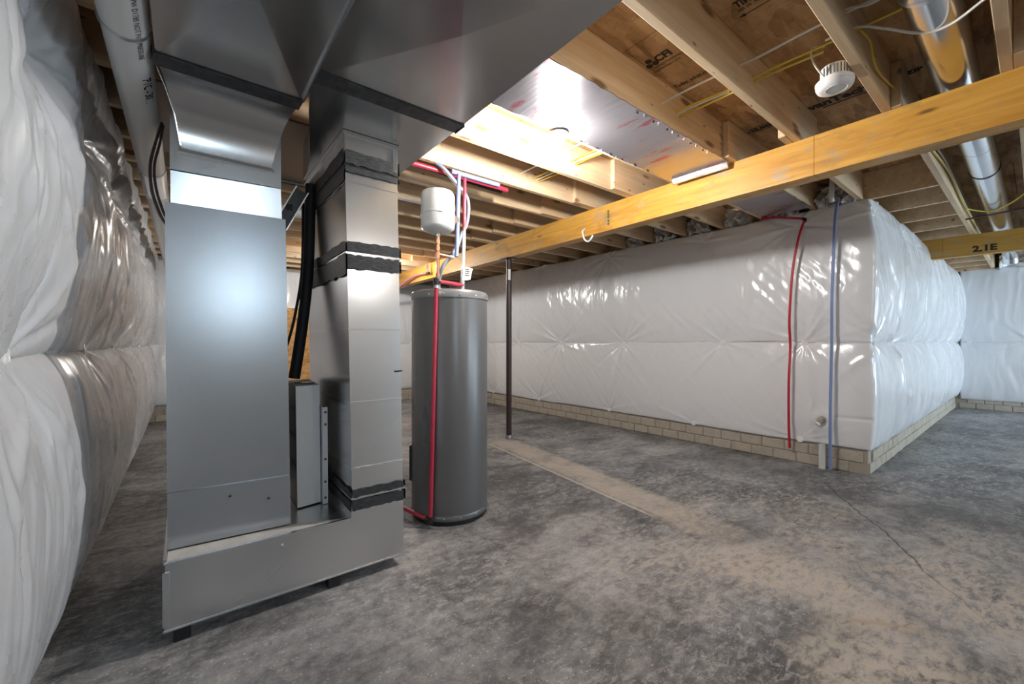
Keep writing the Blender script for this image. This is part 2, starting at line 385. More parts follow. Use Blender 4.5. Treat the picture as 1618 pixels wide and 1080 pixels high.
for k in range(-5, 19):
    y = JN(k)
    joist(WX-.12, 3.35, y)
    far = (k == 2)
    yr = y+.042 if far else y-.042
    joist((2.90 if far else {0: 2.86, 1: 3.02, 3: 2.9, 4: 2.74}.get(k, 2.76)+random.uniform(-.02, .02)), 4.86 if k >= 2 else XF+.1, yr)
for i in range(11):
    x = 4.78+.612*i
    b = MB().box((-.02, 0, -.1215), (.02, .555, .1215), .002).build('blocking', JOIST, None); b.location = (x, JN(1)+.001, 2.562); b.parent = ceil

def text(parent, s, size, loc, m, xdir, ydir, name='printed_text', bold=.0, sx=1.):
    cu = bpy.data.curves.new('t', 'FONT'); cu.body = s; cu.size = size; cu.extrude = .0004; cu.offset = bold; cu.resolution_u = 2
    t = bpy.data.objects.new('t', cu); col.objects.link(t); bpy.context.view_layer.update()
    me = bpy.data.meshes.new_from_object(t.evaluated_get(bpy.context.evaluated_depsgraph_get())); bpy.data.objects.remove(t)
    X = Vector(xdir).normalized(); Y = Vector(ydir).normalized(); Z = X.cross(Y)
    M = Matrix((X*sx, Y, Z)).transposed().to_4x4(); M.translation = Vector(loc)-ORG[parent.name]
    me.transform(M); me.name = name; me.materials.clear(); me.materials.append(m)
    o = bpy.data.objects.new(name, me); col.objects.link(o); o.parent = parent; ORG[o.name] = ORG[parent.name]; return o
TX, TY, TZ = (0, -1, 0), (-1, 0, 0), 2.6832
text(ceil, 'AdvanTech', .105, (3.205, 1.025, TZ), INK, TX, TY, bold=.005, sx=.84)
mk = MB().box((3.225, .56, 2.6828), (3.238, .86, 2.6835)).build('printed_rule', INK, ceil)
text(ceil, 'HUBER', .062, (3.212, 1.27, TZ), INK, TX, TY, bold=.003, sx=.72)
def ring(cx, cy, rx, ry, wd, n=28):
    vs = []
    for k in range(n):
        a = 2*math.pi*k/n; vs += [(cx+rx*math.cos(a), cy+ry*math.sin(a), 2.6831), (cx+(rx-wd)*math.cos(a), cy+(ry-wd)*math.sin(a), 2.6831)]
    return MB().add(vs, [(2*k, 2*((k+1) % n), 2*((k+1) % n)+1, 2*k+1) for k in range(n)])
ring(3.19, 1.178, .045, .118, .008).build('printed_oval', INK, ceil)
cl = MB()
for dx, dy in ((-.022, 0), (.016, -.018), (.016, .018)):
    cl.add([(1.985+dx+.02*math.cos(a*math.pi/6), 1.30+dy+.018*math.sin(a*math.pi/6), 2.6832) for a in range(12)], [tuple(range(12))])
cl.build('printed_clover', INK, ceil)
text(ceil, 'CFI', .075, (2.005, 1.272, TZ), INK, TX, TY, bold=.003, sx=.85)
text(ceil, 'CONSTRUCTION PANELS', .026, (2.045, 1.33, TZ), INK, TX, TY, sx=.62)
text(ceil, 'MANUFACTURED FLOOR', .022, (2.075, 1.33, TZ), INK, TX, TY, sx=.62)
text(ceil, 'Today. adcat.co', .05, (2.30, 1.335, TZ), INK, TX, TY, bold=.001, sx=.62)
text(ceil, 'TIMBER', .065, (1.965, .845, TZ), INK, TX, TY, bold=.002, sx=.62)
text(ceil, 'SIZE 290 . MILL 290', .026, (1.995, .850, TZ), INK, TX, TY, sx=.62)
ar = MB().box((2.028, .70, 2.683), (2.033, .845, 2.6836))
ar.add([(2.018, .835, 2.683), (2.043, .835, 2.683), (2.030, .865, 2.683)], [(0,1,2)]); ar.add([(2.018, .71, 2.683), (2.043, .71, 2.683), (2.030, .68, 2.683)], [(0,1,2)])
ar.build('printed_arrow', INK, ceil)
text(ceil, 'ZIP', .06, (3.21, .46, TZ), INK, TX, TY, bold=.003, sx=.8)

# ------------------------------------------------------------------ beams and post
def beam(name, p, q, wd, m, label, joints):
    p = Vector((*p, 0)); q = Vector((*q, 0)); d = (q-p).normalized(); n = Vector((d.y, -d.x, 0))
    n = n if n.x > 0 else -n
    js = [p]+[p+d*((y-p.y)/d.y) for y in joints]+[q]
    root = empty(name, (p.x, p.y, 2.198), label, 'beam')
    for i in range(len(js)-1):
        a = js[i]+d*.0012; b = js[i+1]-d*.0012
        def Q(z): return [(*(a+Vector()).xy, z), (*(a+n*wd).xy, z), (*(b+n*wd).xy, z), (*b.xy, z)]
        MB().hexa(Q(2.198), Q(2.4395)).build('beam_ply', m, root)
    MB().hexa([(*(p+n*.004).xy, 2.2), (*(p+n*(wd-.004)).xy, 2.2), (*(q+n*(wd-.004)).xy, 2.2), (*(q+n*.004).xy, 2.2)], [(*(p+n*.004).xy, 2.438), (*(p+n*(wd-.004)).xy, 2.438), (*(q+n*(wd-.004)).xy, 2.438), (*(q+n*.004).xy, 2.438)]).build('beam_core', m, root)
    return root
b1 = beam('support_beam', (2.985, YR+.02), (3.095, YB-.02), .125, BEAM, 'long yellow laminated wood beam resting on the brown steel post', [.851, 3.457])
b2 = beam('support_beam', (7.26, YR+.02), (7.26, .905), .10, BEAM2, 'short olive-brown wood beam stamped 2.1E ending at the white side wall', [.72])
text(b2, '2.1E', .095, (7.2575, .475, 2.232), INK, (0, -1, 0), (0, 0, 1), bold=.004, sx=1.15)
st = MB()
for z in (2.245, 2.275, 2.31, 2.335, 2.36):
    st.box((3.0305, 2.42, z), (3.0335, 2.435, z+.018))
st.build('green_stamp', plain('green_ink', (.10, .16, .04), .7), b1)
pr = empty('steel_post', (3.107, 4.0, 0), 'dark brown round steel post with a white sticker under the beam', 'post')
MB().lathe([(.0, .012), (.034, .012), (.034, 2.186), (0, 2.186)], (3.107, 4.0, 0), 24).build('shaft', POST, pr)
MB().box((3.03, 3.92, 2.186), (3.185, 4.08, 2.197), .002).build('top_plate', POST, pr)
MB().lathe([(0, 0), (.042, 0), (.042, .03), (.036, .045), (0, .045)], (3.107, 4.0, 0), 24).build('base_plate', plain('galvanised_foot', (.30, .31, .33), .45, .8), pr)
lb = MB(); vs = []
for k in range(7):
    a = R(200+k*9+14); vs += [(3.107+.0348*math.cos(a), 4+.0348*math.sin(a), 1.93), (3.107+.0348*math.cos(a), 4+.0348*math.sin(a), 2.06)]
lb.add(vs, [(2*k, 2*k+2, 2*k+3, 2*k+1) for k in range(6)]).build('sticker', PAPER, pr)

# ------------------------------------------------------------------ insulation blankets
def vh(ix, iy, seed):
    n = np.sin(ix*127.1+iy*311.7+seed*74.7)*43758.5453; return n-np.floor(n)
def vnoise(x, y, seed=0):
    ix = np.floor(x); iy = np.floor(y); fx = x-ix; fy = y-iy; u = fx*fx*(3-2*fx); v = fy*fy*(3-2*fy)
    return (vh(ix, iy, seed)*(1-u)+vh(ix+1, iy, seed)*u)*(1-v)+(vh(ix, iy+1, seed)*(1-u)+vh(ix+1, iy+1, seed)*u)*v
def fbm(x, y, seed=0, o=4):
    r = 0; a = .5
    for i in range(o): r = r+a*vnoise(x*2**i, y*2**i, seed+i*13); a *= .5
    return r/(1-.5**o)
WASH = MB().lathe([(0, .008), (.012, .008), (.014, .005), (.021, .005), (.024, .008), (.028, .006), (.030, 0)], (0, 0, 0), 20, (1, 0, 0)).build('fastener', CHAR); WM = WASH.data; bpy.data.objects.remove(WASH)
def blanket(name, label, path, z0, z1, bulge, buttons, seed, m=FILM, ds=.012, dz=.012, pinch=(.7, .7), drape=.006, spoke=(.25, .018), puff=.10, lean=0., edge=None, rows=(), base=.012, group='white film insulation blankets on the foundation walls', ragged=0., washers=True, diag=0., endpin=.0, fold=None, gain=None, rowsoft=1., warp=None):
    rng = np.random.RandomState(seed)
    P = [Vector((*p, 0)) for p in path]
    # resample path; normal is to the right of travel
    pts = []; nr = []; ss = []; s0 = 0
    for i in range(len(P)-1):
        d = P[i+1]-P[i]; Ln = d.length; n = max(2, int(Ln/ds)); dn = d.normalized(); nn = Vector((dn.y, -dn.x))
        for k in range(n): pts.append((P[i].x+d.x*k/n, P[i].y+d.y*k/n)); nr.append((nn.x, nn.y)); ss.append(s0+Ln*k/n)
        s0 += Ln
    pts.append((P[-1].x, P[-1].y)); nr.append(nr[-1]); ss.append(s0)
    pts = np.array(pts); nr = np.array(nr); ss = np.array(ss)
    if len(P) > 2:
        kk = 5; nr = np.stack([np.convolve(np.pad(nr[:, i], kk, 'edge'), np.ones(2*kk+1)/(2*kk+1), 'valid') for i in (0, 1)], 1); nr /= np.linalg.norm(nr, axis=1)[:, None]
    zs = np.linspace(z0, z1, int((z1-z0)/dz)+1)
    S, Z = np.meshgrid(ss, zs, indexing='ij'); t = (Z-z0)/(z1-z0)
    cuts = [z0]+list(rows)+[z1]; prof = np.zeros_like(Z)
    for a, b in zip(cuts[:-1], cuts[1:]):
        u = np.clip((Z-a)/(b-a), 0, 1); prof = np.maximum(prof, np.where((Z >= a) & (Z <= b), (np.clip(4*u*(1-u), 0, 1))**.62, 0))
    if edge is not None: # open edge stays loose
        u = (Z-cuts[-2])/(cuts[-1]-cuts[-2]); prof = np.where(Z > cuts[-2], np.clip(np.sin(np.clip(u, 0, 1)*math.pi*.5)**.8, 0, 1)*edge, prof)
    if rows and rowsoft < 1:
        u = np.clip((Z-z0)/(z1-z0), 0, 1); full = np.clip(4*u*(1-u), 0, 1)**.62*.8+.15*u; prof = prof*rowsoft+(1-rowsoft)*full
    sag = .9+.2*fbm(S*1.7, Z*.7, seed+50)
    D = base+bulge*prof*sag*(gain(S) if gain else 1)
    if callable(drape): drape = drape(S)
    pin = np.zeros_like(Z); W = np.zeros_like(Z)
    for (bs, bz) in buttons:
        dx = S-bs; dy = Z-bz; r = np.sqrt(dx*dx+dy*dy); pin = np.maximum(pin, np.exp(-(r/puff)**1.3))
        near = r < 1.1
        x_ = dx[near]; y_ = dy[near]; acc = np.zeros_like(x_)
        for k in range(rng.randint(15, 22)):
            a = rng.uniform(0, 2*math.pi); al = x_*math.cos(a)+y_*math.sin(a); pe = -x_*math.sin(a)+y_*math.cos(a)
            pe = pe+.10*rng.uniform(-1, 1)*al*al
            L_ = spoke[0]*rng.uniform(.35, 1.25); A = spoke[1]*rng.uniform(.3, 1.)*(1 if rng.rand() > .3 else -1)
            wd = .007+.065*np.clip(al, 0, 1)*rng.uniform(.5, 1.2)
            acc += np.where(al > 0, A*np.exp(-(pe/wd)**2)*np.exp(-al/L_)*(1-np.exp(-al/.03)), 0)
        W[near] += acc
    env = np.clip(prof, 0, 1)
    if drape is not 0:
        S_ = S if warp is None else warp(S)
        q = fbm(S_*7+2.5*fbm(S*1.3, Z*1.1, seed+3), Z*.9, seed+7, 4); W += drape*(np.abs(q-.5)*-4+.6)*(.35+.65*env)*2.2
        q2 = fbm(S_*24+3*fbm(S*2, Z*2, seed+9), Z*2.2+S*.8, seed+11, 3); W += drape*.28*(q2-.5)*2
    if diag:
        q = fbm((S*.75+Z*.66)*11, (S*.66-Z*.75)*1.3, seed+21, 3); W += diag*np.clip(np.abs(q-.5)*-5+.5, -1, 1)*fbm(S*1.2, Z*1.2, seed+33)
    if fold: W += fold(S, Z)
    D = (D-base)*(1-.93*pin)+base*(1-.4*pin)+W*(1-.85*np.clip(pin*1.2-.25, 0, 1))
    if endpin:
        D = D*(1-endpin*(np.exp(-(S-ss[0])/.08)+np.exp(-(ss[-1]-S)/.08)))
    D = np.maximum(D, .002)
    Zp = Z+ragged*(fbm(S*2.2, Z*0, seed+71, 5)-.5)*2*t**6
    # slightly uneven lower edge
    Zp = Zp+.03*(fbm(S*1.6, Z*0, seed+81, 4)-.5)*(1-t)**8
    V = np.stack([pts[:, 0][:, None]+nr[:, 0][:, None]*(D+lean*t**3), pts[:, 1][:, None]+nr[:, 1][:, None]*(D+lean*t**3), Zp], -1)
    ns, nz = Z.shape; org = Vector((*pts[0], z0))
    v = V.reshape(-1, 3)-np.array(org); idx = np.arange(ns*nz).reshape(ns, nz)
    f = np.stack([idx[:-1, :-1], idx[1:, :-1], idx[1:, 1:], idx[:-1, 1:]], -1).reshape(-1, 4)
    # hem turned back to the wall on every edge gives the film its thickness
    me = bpy.data.meshes.new(name); rim = np.concatenate([idx[:, 0], idx[-1, 1:], idx[::-1, -1][1:], idx[0, ::-1][1:-1]])
    nb = np.stack([np.repeat(nr[:, 0:1], nz, 1), np.repeat(nr[:, 1:2], nz, 1), np.zeros((ns, nz))], -1).reshape(-1, 3)[rim]
    back = v[rim].copy(); dd = D.reshape(-1)[rim][:, None]; ln = (lean*t**3).reshape(-1)[rim][:, None]
    back -= nb*(dd*.96+ln*0)
    nv = len(v); m_ = len(rim); k = np.arange(m_); g = np.stack([rim, nv+k, nv+(k+1) % m_, rim[(k+1) % m_]], -1)
    v = np.concatenate([v, back]); f = np.concatenate([f, g])
    me.vertices.add(len(v)); me.vertices.foreach_set('co', v.astype(np.float32).ravel())
    me.loops.add(len(f)*4); me.loops.foreach_set('vertex_index', f.ravel().astype(np.int32))
    me.polygons.add(len(f)); me.polygons.foreach_set('loop_start', np.arange(0, len(f)*4, 4, dtype=np.int32))
    me.update(calc_edges=True); me.validate(); me.polygons.foreach_set('use_smooth', np.ones(len(me.polygons), dtype=bool)); me.materials.append(m)
    o = bpy.data.objects.new(name, me); col.objects.link(o); o.location = org; tag(o, label, 'insulation', group)
    if washers:
        for (bs, bz) in buttons:
            if not (z0-.03 <= bz <= z1+.03): continue
            i = int(np.argmin(np.abs(ss-bs))); j = int(np.argmin(np.abs(zs-bz)))
            c = Vector(V[i, j])-org; wo = bpy.data.objects.new('fastener', WM); col.objects.link(wo); wo.parent = o
            wo.location = c+Vector((nr[i, 0], nr[i, 1], 0))*.002; wo.rotation_euler = (0, 0, math.atan2(nr[i, 1], nr[i, 0]))
    return o
# left wall: travel towards -Y has the room (+X) on its left, so travel +Y
LY0, LY1 = .55, 7.98
LP = [(WX+.008, LY0), (WX+.008, LY1)]
lb_ = [(y-LY0, 1.13) for y in (1.90, 3.14, 4.26, 5.4, 6.5)]; lt_ = [(y-LY0, z) for y, z in ((1.90, 2.055), (2.80, 2.12), (3.61, 2.10), (4.5, 2.1), (5.4, 2.1), (6.3, 2.1))]
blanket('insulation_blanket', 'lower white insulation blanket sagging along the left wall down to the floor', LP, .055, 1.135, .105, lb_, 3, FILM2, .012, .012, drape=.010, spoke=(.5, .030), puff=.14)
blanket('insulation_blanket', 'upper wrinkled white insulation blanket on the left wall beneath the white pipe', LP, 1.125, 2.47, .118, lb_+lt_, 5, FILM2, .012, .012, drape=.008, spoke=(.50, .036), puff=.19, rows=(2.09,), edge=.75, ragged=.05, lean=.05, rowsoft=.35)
# protruding wall, front face and corner (travel from the back towards the camera: room on the right hand side)
def along(y): # distance from back end of the front path for a given Y
    return math.hypot(FC[0]-FB[0], FC[1]-FB[1])*(8.0-y)/(8.0-FC[1])
c0 = Vector((*FC, 0)); dF = (Vector((*FC, 0))-Vector((*FB, 0))).normalized()
nF = Vector((dF.y, -dF.x, 0))
off = .003
FP = [tuple((Vector((*FB, 0))+dF*.05+nF*off).xy), tuple((c0+nF*off).xy), (FC[0]+.004, YS-off), (XF-.02, YS-off)]
SX = lambda x: LF+x-FC[0]
LF = math.hypot(FP[1][0]-FP[0][0], FP[1][1]-FP[0][1])
sF = lambda y: (FP[0][1]-y)*LF/(FP[0][1]-FP[1][1])
rb = [(sF(y), 1.172) for y in (6.6, 5.66, 4.64, 3.465, 2.17, 1.40)]+[(LF+.10, 1.175)]+[(SX(x), 1.175) for x in (5.55, 6.6, 7.6, 8.6, 9.6)]
rbot = [(sF(y), .235) for y in (6.4, 5.145, 3.71, 2.505, 1.43)]
rtop = [(sF(y), z) for y, z in ((5.1, 2.40), (3.72, 2.37), (2.376, 2.34), (1.466, 2.31))]+[(LF+.07, 2.32)]+[(SX(x), 2.28) for x in (5.75, 6.6, 7.6)]
side = lambda S: np.clip((S-LF-.12)/.5, 0, 1)
def corner_hole(S, Z):   # pucker where the spigot pokes through the film
    d = np.sqrt((S-sF(1.25))**2+(Z-.43)**2); return .03*np.exp(-(d/.09)**2)-.028*np.exp(-(d/.04)**2)-.012*np.exp(-((Z-.485-.03*(S-sF(1.25)))/.012)**2)*np.clip((S-sF(1.3))*3, 0, 1)*(S < LF)
blanket('insulation_blanket', 'lower white insulation blanket wrapping the protruding wall behind the red and blue pipes', FP, .218, 1.178, .045, rb+rbot, 11, FILM, .012, .012, drape=lambda S: .0018+.007*side(S), spoke=(.26, .020), puff=.09, diag=.006, warp=lambda S: S-.62*np.maximum(S-LF, 0), gain=lambda S: 1+1.1*side(S), fold=corner_hole, base=.018)
blanket('insulation_blanket', 'upper white insulation blanket wrapping the protruding wall under the long yellow beam', FP, 1.170, 2.435, .055, rb+rtop, 12, FILM, .012, .012, drape=lambda S: .0034+.007*side(S), spoke=(.34, .020), puff=.10, diag=.006, warp=lambda S: S-.62*np.maximum(S-LF, 0), gain=lambda S: 1+1.0*side(S), base=.022, ragged=.02)
EP = [(XF-.004, .86), (XF-.004, -4.4)]
eb = [(s, 1.175) for s in (.1, .8, 1.5)]
blanket('insulation_blanket', 'lower white insulation blanket on the far end wall', EP, .17, 1.178, .06, eb, 31, FILM, .02, .02, drape=.006, spoke=(.3, .02))
blanket('insulation_blanket', 'upper white insulation blanket on the far end wall below the round duct', EP, 1.170, 2.46, .06, eb, 32, FILM, .02, .02, drape=.006, spoke=(.3, .02))
BP = [(WX+.02, YB-.004), (4.56, YB-.004)]
bb = [(s, 1.15) for s in (.25, 1.2, 2.2, 3.2, 4.1)]
blanket('insulation_blanket', 'lower white insulation blanket on the back wall behind the furnace', BP, .235, 1.155, .06, bb, 41, FILM, .02, .02, drape=.008)
blanket('insulation_blanket', 'upper white insulation blanket on the back wall behind the ducts', BP, 1.147, 2.40, .06, bb, 42, FILM, .02, .02, drape=.008)
MB().box((1.15, YB-.105, .235), (2.10, YB-.085, 1.765)).build('wall_board', OSBL, loc=(1.6, YB-.1, .235)); tag(bpy.data.objects['wall_board'], 'tan strand board leaning on the back wall between furnace and return duct', 'board')

# foil scraps stuffed into the joist bays over the protruding wall
for i, k in enumerate((2, 3, 4, 5, 6, 7)):
    y0 = JN(k)+.09; y1 = JN(k+1)-.06; n = 12; vs = []; rg = np.random.RandomState(60+i)
    for a in range(n):
        for b in range(7):
            vs.append((4.60+.10*rg.rand()+.03*b/6*0, y0+(y1-y0)*a/(n-1)+.01*rg.randn(), 2.43+.17*b/6+.012*rg.randn()))
    back_ = [(4.84, v[1], v[2]) for v in vs]
    fs = [(a*7+b, (a+1)*7+b, (a+1)*7+b+1, a*7+b+1) for a in range(n-1) for b in range(6)]
    q = len(vs); rim = [a*7 for a in range(n)]+[(n-1)*7+b for b in range(1, 7)]+[a*7+6 for a in range(n-2, -1, -1)]+[b for b in range(5, 0, -1)]
    fs += [(rim[j], rim[(j+1) % len(rim)], rim[(j+1) % len(rim)]+q, rim[j]+q) for j in range(len(rim))]
    o = MB().add(vs+back_, fs).build('foil_insulation', FOIL, loc=(4.7, (y0+y1)/2, 2.43))
    tag(o, ['crumpled foil insulation in the joist bay nearest the wall corner', 'crumpled foil insulation above the red pipe, second bay from the corner', 'crumpled foil insulation in the third joist bay from the wall corner', 'crumpled foil insulation in the fourth joist bay from the wall corner', 'crumpled foil insulation in the fifth joist bay from the wall corner', 'crumpled foil insulation in the sixth joist bay from the wall corner'][i], 'insulation', 'foil stuffed over the protruding wall')

# ------------------------------------------------------------------ furnace group
# base plenum: L shaped front, closed box
PY0, PY1 = 2.08, 2.95
bp = empty('base_plenum', (.42, 2.5, .0), 'low L-shaped galvanised base plenum the furnace stands on', 'duct')
MB().prism([(-.062, .056), (.911, .052), (.907, .385), (.643, .40), (.639, .308), (-.060, .313)], 'y', PY0, PY1).build('plenum_box', GALV, bp)
for x in (-.035, .535, .84):
    if x < .8: MB().box((x, PY0+.004, 0), (x+.055, PY0+.06, .056), .003).build('foot', BLACKG, bp)
    MB().box((x, PY1-.08, 0), (x+.055, PY1-.03, .056), .003).build('foot', BLACKG, bp)
MB().box((-.068, PY0-.006, .075), (-.046, PY0+.001, .285), .002).build('corner_cleat', GALVB, bp)
MB().hexa([(-.062, PY0-.004, .313), (-.062, PY0+.012, .313), (.639, PY0+.012, .308), (.639, PY0-.004, .308)], [(-.062, PY0-.004, .320), (-.062, PY0+.012, .320), (.639, PY0+.012, .314), (.639, PY0-.004, .314)]).build('front_lip', GALVB, bp)
MB().box((-.066, PY0, .313), (-.056, PY1, .335)).build('side_lip', GALV, bp)
DUST = G('dusty_plaster'); dn = DUST.noise(14, 6, .7); DUST.set(base=DUST.mix(DUST.rng(dn, .3, .7), (.46, .44, .41), (.62, .60, .57)), rough=.85); DUST = DUST.m
MB().hexa([(-.054, PY0+.012, .3125), (-.054, 2.21, .3125), (.395, 2.183, .3095), (.637, PY0+.012, .308)], [(-.054, PY0+.012, .3155), (-.054, 2.21, .3155), (.395, 2.183, .3125), (.637, PY0+.012, .311)]).build('plaster_dust', DUST, bp)
MB().box((-.066, PY0-.003, .053), (.914, PY0+.001, .060)).build('bottom_hem', GALVB, bp)
MB().lathe([(.006, 0), (.006, .004), (0, .005)], (.34, PY0, .27), 10, (0, -1, 0)).build('screw', STEEL, bp)
# furnace cabinet, turned a degree or two
fr = empty('furnace', (.17, 2.5, .315), 'tall grey upright furnace cabinet with two flush front panels', 'furnace')
FL, FR_ = (-.055, 2.215), (.392, 2.187)
def fq(z, i=0.): # footprint
    dx = .0001
    return [(FL[0]+i, FL[1]+i, z), (FR_[0]-i, FR_[1]+i, z), (FR_[0]+.02-i, FR_[1]+.68-i, z), (FL[0]+.04+i, FL[1]+.68-i, z)]
def fq2(z, t): # leaning of the top
    k = (z-.315)/1.43
    return [(x-(.008 if j in (0, 3) else .022)*k, y, z) for j, (x, y, z) in enumerate(fq(z))]
MB().hexa(fq2(.316, 0), fq2(1.748, 0)).build('cabinet', FURN, fr)
def panel(z0, z1, sl, name):
    A, B = Vector(FL), Vector(FR_); d = (B-A).normalized(); n = Vector((d.y, -d.x))
    k0, k1 = (z0-.315)/1.43, (z1-.315)/1.43
    def Pq(u, k, o): q = A+(B-A)*u+n*o; return q.x-(.008+.014*u)*k, q.y
    lo = [(*Pq(.0, k0, .012), z0+.0), (*Pq(1., k0, .012), z0+sl), (*Pq(1., k0, .0005), z0+sl), (*Pq(0, k0, .0005), z0)]
    hi = [(*Pq(.0, k1, .012), z1), (*Pq(1., k1, .012), z1+sl), (*Pq(1., k1, .0005), z1+sl), (*Pq(0, k1, .0005), z1)]
    return MB().hexa(lo, hi).build(name, FURN, fr)
panel(.325, .553, -.006, 'lower_panel'); panel(.556, 1.742, .0, 'upper_panel')
for x, y, z in ((.155, 2.189, .50), (.3, 2.180, .46)):
    MB().lathe([(.005, 0), (.005, .006), (0, .007)], (x, y, z), 8, (0.15, -1, 0)).build('screw', BLACKG, fr)
# supply plenum above the furnace
sp = empty('supply_plenum', (.16, 2.5, 1.75), 'bright galvanised supply plenum on top of the furnace', 'duct')
MB().hexa([(-.047, 2.242, 1.75), (.362, 2.222, 1.757), (.362, 2.83, 1.75), (-.047, 2.83, 1.75)], [(-.047, 2.228, 1.885), (.355, 2.208, 1.892), (.355, 2.83, 1.892), (-.047, 2.83, 1.885)]).build('lower_section', GALVB, sp)
MB().hexa([(-.049, 2.221, 1.888), (.356, 2.206, 1.895), (.356, 2.83, 1.895), (-.049, 2.83, 1.888)], [(-.049, 2.221, 2.43), (.353, 2.204, 2.43), (.353, 2.83, 2.43), (-.049, 2.83, 2.43)]).build('upper_section', GALV, sp)
# supply trunk overhead with cross-broken underside and a throat curving down to the plenum
tr = empty('supply_duct', (.16, 0, 2.2), 'left overhead galvanised trunk duct curving down into the supply plenum', 'duct')
def trunk(root, x0, x1, ya, yb, panels, m, dip=.022):
    for (p, q) in panels:
        b = MB(); cx, cy = (x0+x1)/2, (p+q)/2
        vs = [(x0, p, 2.2), (x1, p, 2.2), (x1, q, 2.2), (x0, q, 2.2), (cx, cy, 2.2-dip), (x0, p, 2.425), (x1, p, 2.425), (x1, q, 2.425), (x0, q, 2.425)]
        b.add(vs, [(1,0,4),(2,1,4),(3,2,4),(0,3,4),(0,1,6,5),(1,2,7,6),(2,3,8,7),(3,0,5,8),(5,6,7,8)]); b.build('duct_section', m, root)
    for (p, q) in panels[1:]:
        MB().box((x0-.004, p-.012, 2.188), (x1+.004, p+.012, 2.43)).build('joint_cleat', m, root)
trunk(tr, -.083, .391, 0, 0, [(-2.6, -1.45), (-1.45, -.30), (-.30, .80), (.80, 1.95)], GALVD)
th = MB(); N = 14; L_ = []
for k in range(N+1):
    a = k/N*math.pi/2; y = 2.0+.193*math.sin(a); z = 1.972+.228*math.cos(a); u = k/N
    L_.append((-.080+.070*u, .391-.078*u, y, z))
vs = []; fs = []
for (xa, xb, y, z) in L_: vs += [(xa, y, z), (xb, y, z), (xb, y, 2.425), (xa, y, 2.425)]
th.add(vs, [(4*k, 4*k+1, 4*k+5, 4*k+4) for k in range(N)], True); th.add(vs, [(4*k+1, 4*k+2, 4*k+6, 4*k+5) for k in range(N)]+[(4*k+3, 4*k, 4*k+4, 4*k+7) for k in range(N)]+[(0,3,2,1), (4*N, 4*N+1, 4*N+2, 4*N+3)])
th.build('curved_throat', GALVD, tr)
MB().hexa([(-.080, 1.945, 2.2), (.391, 1.945, 2.2), (.391, 2.002, 2.2), (-.080, 2.002, 2.2)], [(-.080, 1.945, 2.425), (.391, 1.945, 2.425), (.391, 2.002, 2.425), (-.080, 2.002, 2.425)]).build('collar', GALVD, tr)
MB().box((-.088, 1.935, 2.1925), (.396, 1.985, 2.2), .002).box((-.084, 1.985, 2.195), (.395, 2.02, 2.1995)).box((-.089, 1.935, 2.19), (-.083, 2.02, 2.3)).build('mastic_band', MASTIC, tr)
MB().hexa([(-.025, 2.186, 1.958), (.325, 2.186, 1.958), (.325, 2.21, 1.958), (-.025, 2.224, 1.958)], [(-.014, 2.188, 1.973), (.316, 2.188, 1.973), (.316, 2.21, 1.973), (-.014, 2.224, 1.973)]).build('throat_flange', STEEL, tr)
MB().tube([(-.083, 2.03, 2.198), (-.060, 2.10, 2.165), (-.035, 2.160, 2.10), (-.015, 2.192, 1.985)], .0025, 6).build('throat_edge', GALVB, tr)
# return trunk and return drop
rt = empty('return_duct', (.72, 0, 2.2), 'right overhead galvanised trunk duct with a black mastic band', 'duct')
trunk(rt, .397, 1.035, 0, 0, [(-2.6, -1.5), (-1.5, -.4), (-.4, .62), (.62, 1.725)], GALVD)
tb = MB(); prof = [(.397, 1.727), (.40, 1.83), (.435, 2.02), (.49, 2.25), (.545, 2.5), (.580, 2.72), (.588, 2.88)]
poly = prof+[(1.03, 2.88), (1.035, 1.727)]
tb.prism(poly, 'z', 2.2, 2.425).build('tapered_end', GALVD, rt)
MB().box((.398, 1.678, 2.1925), (1.037, 1.722, 2.1995), .002).box((.399, 1.722, 2.195), (1.034, 1.768, 2.1995)).box((1.035, 1.68, 2.19), (1.041, 1.765, 2.3)).build('mastic_band', MASTIC, rt)
MB().box((.391, -2.6, 2.186), (.397, 1.93, 2.2)).build('standing_seam', GALVB, rt)
dr = empty('return_drop', (.77, 2.5, .40), 'tall galvanised return air drop duct with smeared black sealant bands', 'duct')
DY0, DY1 = 2.082, 2.90
def dx(z): return (.645-.038*(z-.4)/1.8, .907-.035*(z-.4)/1.8)
def dsec(z0, z1, o=0., m=GALV, name='duct_section', y1=DY1):
    a, b = dx(z0); c, d = dx(z1)
    return MB().hexa([(a-o, DY0-o, z0), (b+o, DY0-o, z0), (b+o, y1+o, z0), (a-o, y1+o, z0)], [(c-o, DY0-o, z1), (d+o, DY0-o, z1), (d+o, y1+o, z1), (c-o, y1+o, z1)]).build(name, m, dr)
for z0, z1 in ((.402, .548), (.552, .873), (.877, 1.235), (1.239, 1.605), (1.609, 1.955), (1.959, 2.198)): dsec(z0, z1)
for z in (.55, .875, 1.237, 1.957): dsec(z-.004, z+.004, .003, GALVB, 'joint_bead')
dsec(1.602, 1.612, .008, GALVB, 'drive_cleat'); dsec(2.03, 2.04, .006, BLACKG, 'drive_cleat'); dsec(2.182, 2.198, .010, GALVB, 'top_flange'); dsec(.400, .410, .006, GALVB, 'drive_cleat')
